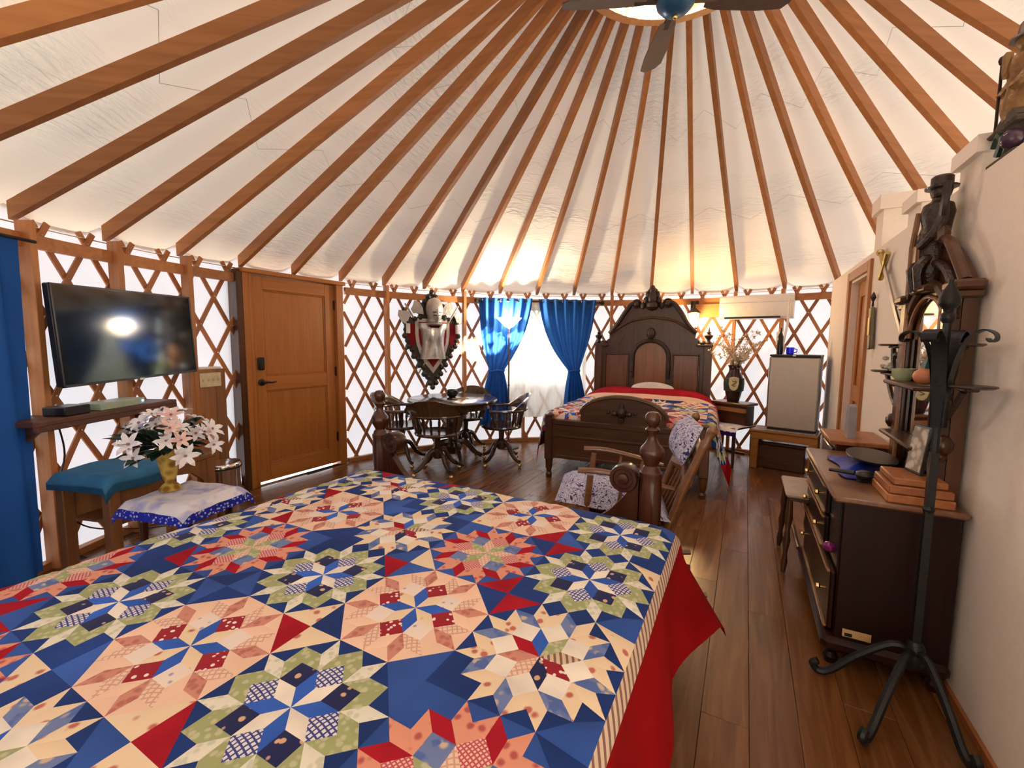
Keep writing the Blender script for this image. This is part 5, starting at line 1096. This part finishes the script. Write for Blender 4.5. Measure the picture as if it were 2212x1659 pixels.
# carved figure on top of the mirror
b = MB(); b.ball((0, .055, 1.335), .040, 12, 1.15); b.lathe([(.048, 1.14), (.052, 1.19), (.060, 1.24), (.052, 1.275), (.026, 1.292), (.022, 1.31)], 14, (0, .06, 0)); b.lathe([(.035, .92), (.055, .97), (.060, 1.04), (.050, 1.15)], 12, (0, .065, 0))
for sg in (-1, 1): b.tube(spline([(sg * .055, .06, 1.262), (sg * .098, .07, 1.19), (sg * .085, .10, 1.12), (sg * .03, .12, 1.09)], 4), [.020] * 5 + [.018] * 4 + [.015] * 4, 8)
for sg in (-1, 1): b.tube(spline([(sg * .03, .075, 1.05), (sg * .045, .12, .99), (sg * .035, .11, .90)], 4), [.024] * 5 + [.018] * 4, 8)
fg_ = obj('carved_figure', b, M['carved'], mt_)
b = MB(); b.lathe([(.058, 1.345), (.060, 1.352), (.040, 1.358), (.040, 1.392), (.032, 1.40), (.0001, 1.402)], 12, (0, .055, 0)); obj('hat', b, M['carved'], fg_)
b = MB(); b.tube([(.05, .125, .89), (.035, .13, 1.10), (.02, .12, 1.25)], .011, 6); b.cbox(-.03, .035, .115, .13, 1.02, 1.10, .004); obj('banner', b, M['goldline'], fg_)
b = MB(); b.tube(spline([(-.10, .07, 1.20), (-.13, .075, 1.27), (-.12, .07, 1.34)], 4), .014, 6); obj('raised_horn', b, M['bronze'], fg_)
b = MB(); b.cbox(-.10, .10, .02, .11, .885, .915, .006); obj('figure_plinth', b, M['walnut'], mt_)
for sg in (-1, 1): b = MB(); b.tube(spline([(sg * .33, .05, .90), (sg * .26, .06, 1.00), (sg * .17, .06, 1.08), (sg * .08, .06, 1.11)], 4), .020, 8); b.ball((sg * .09, .065, 1.13), .032, 8, 1.3); obj('pediment_scroll', b, M['walnut'], mt_)
# little things on the dresser top
def onTop(a, b_, z=DH): return wp(a, b_, z)
bxs = thing('stacked_wood_box', 'stack of reddish wooden boards and box on the near end of the dresser', 'box', onTop(.44, .155), WTH)
for k, (wx, wy, z0, z1) in enumerate(((.125, .105, 0, .035), (.12, .10, .037, .07), (.105, .085, .072, .10))): b = MB(); b.cbox(-wx, wx, -wy, wy, z0, z1, .004); obj('board', b, M['boxwood'], bxs)
pf_ = thing('picture_frame', 'framed photo standing on the stacked wood boxes', 'picture frame', wp(.47, .15, DH + .10), WTH + .25)
b = MB(); b.cbox(-.055, .055, -.012, .0, 0, .21, .004, X=T(rx=.12)); obj('frame', b, M['black'], pf_); b = MB(); b.box(-.045, .045, .0, .002, .012, .198, X=T(rx=.12)); obj('photo', b, fabric_dots('old_photo', (.30, .26, .20), (.62, .56, .46), 30, .35, .3), pf_); b = MB(); b.cbox(-.008, .008, -.10, -.01, .0, .008, .002); obj('easel_leg', b, M['black'], pf_)
b = MB(); b.cbox(-.04, .04, -.03, .03, 0, .17, .004); tag(obj('glass_block', b, M['glass'], None, loc=wp(.58, .10, DH), rz=WTH + .3), 'clear glass block standing at the mirror foot', 'ornament')
def bl2(s, t):
    x, y = -.24 + .48 * s, -.10 + .20 * t; return (x + .02 * sin(t * 5), y + .015 * sin(s * 9), .006 + .022 * max(0, sin(s * 11 + t * 6)) * sin(pi * s) * sin(pi * t) + .015 * sin(pi * s) * sin(pi * t))
b = MB(); b.grid(bl2, 26, 14, (0, 0, .004)); tag(obj('blue_scarf', b, cloth('satin_blue', (.012, .03, .34), 20, .2, .35), None, True, loc=wp(.87, .25, DH), rz=WTH, ang=70), 'shiny blue scarf lying along the dresser top', 'scarf')
tr_ = thing('black_tray', 'oval black tray on the blue scarf', 'tray', wp(.90, .20, DH + .045), WTH); b = MB(); b.lathe([(.0001, 0), (.10, 0), (.135, .022), (.13, .026), (.095, .007), (.0001, .007)], 28); o = obj('tray', b, M['black'], tr_); o.scale = (1.45, .75, 1); b = MB(); b.lathe([(.132, .022), (.136, .028), (.13, .028)], 28); o2 = obj('rim', b, M['bronze'], tr_); o2.scale = (1.45, .75, 1)
hb_ = thing('hair_brush', 'dark bristle brush on the dresser beside the stacked boxes', 'brush', wp(.60, .28, DH), WTH + 1.2); b = MB(); b.ball((0, 0, .035), .04, 12, .5); b.tube([(.04, 0, .035), (.14, 0, .03)], [.012, .008], 8); obj('handle', b, M['black'], hb_)
b = MB()
for k in range(60): x, y = random.uniform(-.032, .032), random.uniform(-.03, .03); b.tube([(x, y, 0), (x * .95, y * .95, .03)], .0012, 4)
bo_ = obj('bristles', b, M['black'], hb_); bo_['kind'] = 'stuff'
mgl = thing('candle_glass', 'small green glass candle dish on the mirror shelf', 'candle holder', wp(.90, .10, DH + .468), 0); b = MB(); b.lathe([(.03, 0), (.045, .02), (.05, .06), (.045, .06), (.035, .02), (.0001, .012)], 14); obj('dish', b, plain('pale_green_glass', (.45, .52, .30), .15), mgl); b = MB(); b.lathe([(.022, .012), (.022, .045), (.0001, .047)], 10); obj('wax', b, M['white'], mgl)
fgn = thing('fish_figurine', 'orange and teal figurine on the near mirror shelf', 'figurine', wp(.60, .10, DH + .468), WTH); b = MB(); b.ball((0, 0, .04), .045, 12, .85); obj('body', b, plain('orange_ceramic', (.62, .22, .10), .3), fgn); b = MB(); b.prism([(-.01, .07), (-.04, .12), (.01, .11), (.035, .075)], -.008, .008); obj('fin', b, plain('teal_ceramic', (.02, .18, .17), .3), fgn)
sw = thing('white_flower_sprig', 'white silk flower sprig on the far lower candle shelf', 'flowers', wp(.74 + .53, .085, DH + .502), WTH); b = MB()
for k in range(9): d_ = Vector((random.uniform(-.07, .07), random.uniform(-.03, .03), random.uniform(.015, .07))); b.ball(d_, .018, 6, .7)
obj('petals', b, plain('silk_white', (.62, .60, .52), .8), sw); b = MB(); b.tube([(-.12, .02, .008), (-.02, 0, .01), (.05, .01, .01)], .005, 5); obj('sprig', b, M['stem'], sw)
# small cabinet behind the dresser with a slanted ornament
sc_ = thing('side_cabinet', 'low wooden side cabinet beyond the mirror dresser', 'cabinet', wp(1.57, 0, 0), WTH)
b = MB(); b.cbox(-.20, .20, .02, .28, .05, .80, .006); obj('carcass', b, M['bedwood'], sc_); b = MB(); b.cbox(-.22, .22, .01, .31, .80, .83, .006); obj('cabinet_top', b, M['boxwood'], sc_)
b = MB(); b.cbox(-.18, .18, .28, .295, .10, .77, .005); d2 = obj('door', b, M['bedwood'], sc_); b = MB(); b.lathe([(.006, 0), (.012, .02), (.0001, .024)], 10, X=T(.14, .295, .5, rx=-pi / 2)); obj('knob', b, M['brass'], d2)
b = MB(); b.prism([(-.075, 0), (.055, 0), (.045, .20), (.0, .215), (-.02, .205)], -.02, .02); og = obj('slanted_frame', b, plain('grey_lavender_ceramic', (.32, .29, .30), .4, bump=.2), None, loc=wp(1.50, .19, .83), rz=WTH + pi); tag(og, 'slanted grey ornament standing on the side cabinet', 'ornament')
# wooden stool
stl = thing('bench_stool', 'small stool with pale seat and turned legs in front of the dresser', 'stool', (1.875, 2.77, 0), WTH)
b = MB(); b.cbox(-.22, .22, -.11, .085, .48, .505, .008); obj('seat', b, plain('pale_tan_seat', (.46, .36, .28), .5), stl); b = MB(); b.cbox(-.20, .20, -.09, .07, .455, .48, .004); obj('seat_frame', b, M['walnut'], stl)
for x in (-.18, .18):
    for y in (-.075, .06): b = MB(); b.tube([(x * 1.15, y * 1.25, 0), (x * 1.1, y * 1.2, .06), (x * 1.08, y * 1.15, .12), (x * 1.06, y * 1.1, .20), (x * 1.03, y * 1.05, .26), (x, y, .34), (x, y, .46)], [.012, .02, .012, .022, .013, .022, .015], 10); obj('leg', b, M['walnut'], stl)
b = MB(); b.tube([(-.19, 0, .16), (.19, 0, .16)], .012, 8); obj('stretcher', b, M['walnut'], stl)
# wrought-iron stand
ip = Vector((1.585, 1.605, 0)); ir = thing('iron_coat_stand', 'black wrought-iron stand with spear finial and curled arms beside the dresser', 'stand', ip, .3)
b = MB(); b.tube([(0, 0, .16), (0, 0, 1.02)], .0175, 4); b.tube([(0, 0, 1.0), (0, 0, 1.52)], .0125, 8); b.ball((0, 0, .80), .02, 8); obj('pole', b, M['iron'], ir)
b = MB(); b.lathe([(.014, 1.50), (.022, 1.515), (.022, 1.53), (.014, 1.54), (.016, 1.55), (.030, 1.565), (.033, 1.585), (.020, 1.62), (.008, 1.64), (.0075, 1.648), (.008, 1.655), (.0001, 1.662)], 14); obj('spear_finial', b, M['iron'], ir)
for k in range(4):
    a = k * pi / 2 + .15; ca, sa = cos(a), sin(a); pts = [(.016, 1.12), (.020, 1.24), (.034, 1.36), (.058, 1.44), (.095, 1.475), (.125, 1.465), (.132, 1.445), (.120, 1.435), (.110, 1.445)]
    b = MB(); sp3 = spline([(r * ca, r * sa, z) for r, z in pts], 4); ww = .022
    vs = []
    for p in sp3: vs += [p + Vector((-sa, ca, 0)) * ww, p - Vector((-sa, ca, 0)) * ww]
    nn = len(sp3); b.add(vs + [v2 + Vector((0, 0, -.005)) for v2 in vs], [(2 * i, 2 * i + 1, 2 * i + 3, 2 * i + 2) for i in range(nn - 1)] + [(2 * nn + 2 * i + 2, 2 * nn + 2 * i + 3, 2 * nn + 2 * i + 1, 2 * nn + 2 * i) for i in range(nn - 1)] + [(2 * i, 2 * i + 2, 2 * nn + 2 * i + 2, 2 * nn + 2 * i) for i in range(nn - 1)] + [(2 * i + 1, 2 * nn + 2 * i + 1, 2 * nn + 2 * i + 3, 2 * i + 3) for i in range(nn - 1)]); obj('curled_arm', b, M['iron'], ir, True, ang=40)
for k in range(3):
    a = radians((209, 262, 148)[k] - 17.2) ; fs_ = (1.05, .78, .85)[k]; ca, sa = cos(a) * fs_, sin(a) * fs_; b = MB(); b.tube(spline([(.01 * ca, .01 * sa, .22), (.08 * ca, .08 * sa, .23), (.20 * ca, .20 * sa, .14), (.30 * ca, .30 * sa, .04), (.35 * ca, .35 * sa, .02), (.375 * ca, .375 * sa, .045), (.355 * ca, .355 * sa, .062)], 4), .015, 8); obj('curled_foot', b, M['iron'], ir)
b = MB(); b.lathe([(.03, .17), (.036, .20), (.03, .25), (.02, .27)], 12); obj('hub', b, M['iron'], ir)
# ---- on the white wall
sd_ = thing('wall_sword', 'long sword with brass hilt hanging slanted on the white wall', 'sword', wp(1.90, .03, 2.04), WTH); ang_ = atan2(1.31 - 2.04, 1.10 - 1.90)
SX = T(ry=-(ang_))
b = MB(); b.prism([(.16, -.022), (.95, -.012), (1.02, 0), (.95, .012), (.16, .022)], -.005, .005, X=SX); obj('blade', b, plain('dull_blade', (.35, .33, .33), .35, .8), sd_)
b = MB(); b.tube([SX @ Vector((.0, 0, 0)), SX @ Vector((.14, 0, 0))], .014, 8); b.ball(SX @ Vector((-.01, 0, 0)), .026, 8); obj('grip', b, M['gold'], sd_)
b = MB(); b.tube([SX @ Vector((.15, .0, -.10)), SX @ Vector((.155, .0, 0)), SX @ Vector((.15, 0, .10))], [.018, .014, .018], 8); obj('crossguard', b, M['gold'], sd_)
b = MB(); b.tube(spline([SX @ Vector((.62, .0, -.03)), SX @ Vector((.66, .02, -.07)), SX @ Vector((.74, .02, -.07)), SX @ Vector((.78, 0, -.03))], 4), .004, 6); obj('hanging_loop', b, M['bronze'], sd_)
sc2 = thing('wall_scabbard', 'short ornate dagger scabbard hanging on the white wall beside the door', 'wall decoration', wp(2.04, .022, 1.56), WTH)
b = MB(); b.cbox(-.035, .035, -.012, .012, -.17, .13, .006, X=T(ry=.10)); obj('sheath', b, plain('etched_pewter', (.20, .17, .11), .4, .6, bump=.6, bscale=60), sc2); b = MB(); b.cbox(-.025, .025, .011, .016, -.07, .06, .003, X=T(ry=.10)); obj('inlay', b, M['gold'], sc2); b = MB(); b.lathe([(.0001, .13), (.008, .14), (.006, .17), (.018, .20), (.006, .23), (.0001, .24)], 8); obj('plume', b, M['bronze'], sc2)
# wizard statue on the wall top
stt = thing('wizard_statue', 'bronze robed wizard statue with staff on the battlement ledge', 'statue', wp(.447, -.055, H), WTH + pi)
M['statue'] = plain('aged_bronze', (.24, .135, .05), .4, .4, bump=.5, bscale=50)
b = MB(); b.cbox(-.10, .10, -.05, .05, 0, .02, .006); b.cbox(-.105, .105, -.055, .055, .115, .135, .008); b.tube([(-.06, 0, .02), (-.075, 0, .07), (-.06, 0, .12)], .022, 8); b.tube([(.06, 0, .02), (.075, 0, .07), (.06, 0, .12)], .022, 8); b.prism([(-.09, .135), (.10, .135), (.06, .17), (-.02, .165)], -.045, .045); obj('rock_base', b, plain('dark_rock', (.07, .05, .035), .7, bump=.8, bscale=40), stt)
b = MB(); b.lathe([(.048, .15), (.056, .18), (.052, .22), (.044, .26), (.046, .30), (.056, .335), (.05, .37), (.024, .385), (.02, .392), (.031, .41), (.034, .432), (.024, .452), (.0001, .458)], 14)
b.prism([(-.015, .39), (.015, .39), (.012, .34), (0, .30), (-.012, .34)], -.062, -.04)
b.tube(spline([(.045, 0, .36), (.075, -.01, .32), (.078, -.03, .27), (.05, -.05, .25)], 4), .017, 8); b.tube(spline([(-.045, 0, .36), (-.078, -.005, .32), (-.085, -.03, .27)], 4), .017, 8); obj('robed_figure', b, M['statue'], stt)
b = MB(); b.lathe([(.052, .432), (.050, .440), (.034, .448), (.028, .485), (.020, .495), (.0001, .497)], 12); obj('hat', b, plain('grey_bronze', (.16, .12, .09), .45, .3), stt)
b = MB(); b.tube([(-.09, -.035, .135), (-.09, -.035, .40)], .0055, 6); b.ball((-.09, -.035, .41), .013, 8, 1.4); obj('staff', b, M['bronze'], stt)
b = MB(); b.ball((.065, -.04, .06), .035, 10); obj('crystal_ball', b, plain('plum_glass', (.06, .03, .06), .15), stt); b = MB(); b.tube(spline([(-.02, -.045, .03), (.015, -.048, .07), (-.01, -.05, .10), (-.045, -.048, .07)], 4), .012, 6); obj('coiled_dragon', b, plain('dark_green_bronze', (.02, .05, .03), .4), stt)

# ================================================================== CEILING FAN
FX, FY, FZ = .875, 2.56, 3.28
fn_o = thing('ceiling_fan', 'dark four-blade ceiling fan hanging under the skylight ring', 'ceiling fan', (FX, FY, 0), radians(0))
b = MB(); b.lathe([(.012, FZ + .10), (.012, 3.62), (.05, 3.63), (.05, 3.66)], 12); obj('downrod', b, M['bronze'], fn_o)
b = MB(); b.lathe([(.0001, FZ - .075), (.045, FZ - .07), (.075, FZ - .05), (.10, FZ - .02), (.11, FZ + .03), (.09, FZ + .08), (.04, FZ + .11), (.012, FZ + .12)], 24); obj('motor_housing', b, plain('flare_blue_motor', (.03, .10, .20), .3, .4), fn_o)  # blue cast of lens flare put into the housing colour
b = MB(); b.ball((0, 0, FZ - .085), .014, 10); obj('pull_knob', b, M['brass'], fn_o)
bl = MB(); bl.prism([(.16, -.05), (.22, -.065), (.45, -.080), (.58, -.075), (.615, -.04), (.615, .03), (.58, .065), (.45, .070), (.22, .055), (.16, .04)], -.004, .004, plane='XY', X=T(rx=radians(-20))); blm = bl.mesh('blade', plain('fan_blade_brown', (.075, .045, .035), .5, bump=.1))
ia = MB(); ia.cbox(.07, .22, -.02, .02, -.008, .004, .003); iam = ia.mesh('blade_iron', M['bronze'])
for k in range(4):
    a = radians(-4 + 90 * k); B_ = obj('blade', blm, None, fn_o, loc=(0, 0, FZ), rz=a); obj('blade_iron', iam, None, B_)
# ================================================================== OUTSIDE
rn = random.Random(21)
lf_ = MB(); 
def shrub(x, y, rad_, h_, lab, col, group=None):
    s = thing('shrub', lab, 'shrub', (x, y, -.30)); b = MB()
    for k in range(520):
        th, u = rn.uniform(0, 2 * pi), rn.uniform(-1, 1); rr2 = rn.uniform(.6, 1) ** .5; q = sqrt(1 - u * u); p = Vector((rad_ * rr2 * q * cos(th), rad_ * rr2 * q * sin(th), h_ * .55 + h_ * .45 * rr2 * u)); a, c2 = Vector((rn.gauss(0, 1), rn.gauss(0, 1), rn.gauss(0, 1))).normalized() * .07, Vector((rn.gauss(0, 1), rn.gauss(0, 1), rn.gauss(0, 1))).normalized() * .04
        b.add([p - a, p + c2, p + a, p - c2], [(0, 1, 2, 3)])
    f_ = obj('foliage', b, plain('leaf_' + lab[:12], col, .6, var=.4, bscale=8), s, False); f_['kind'] = 'stuff'
    b = MB(); b.tube([(0, 0, 0), (.02, 0, h_ * .6)], [.05, .03], 6); obj('trunk', b, M['twig'], s)
shrub(2.0, 9.3, .9, 1.7, 'low yellow-green shrub outside the window, next to the taller one', (.30, .42, .05))
shrub(-.5, 10.6, 1.2, 2.8, 'tall green shrub outside the bright window', (.20, .34, .05))
shrub(4.4, 10.8, 1.2, 2.4, 'broad olive shrub outside, farthest from the entrance door', (.24, .30, .06))
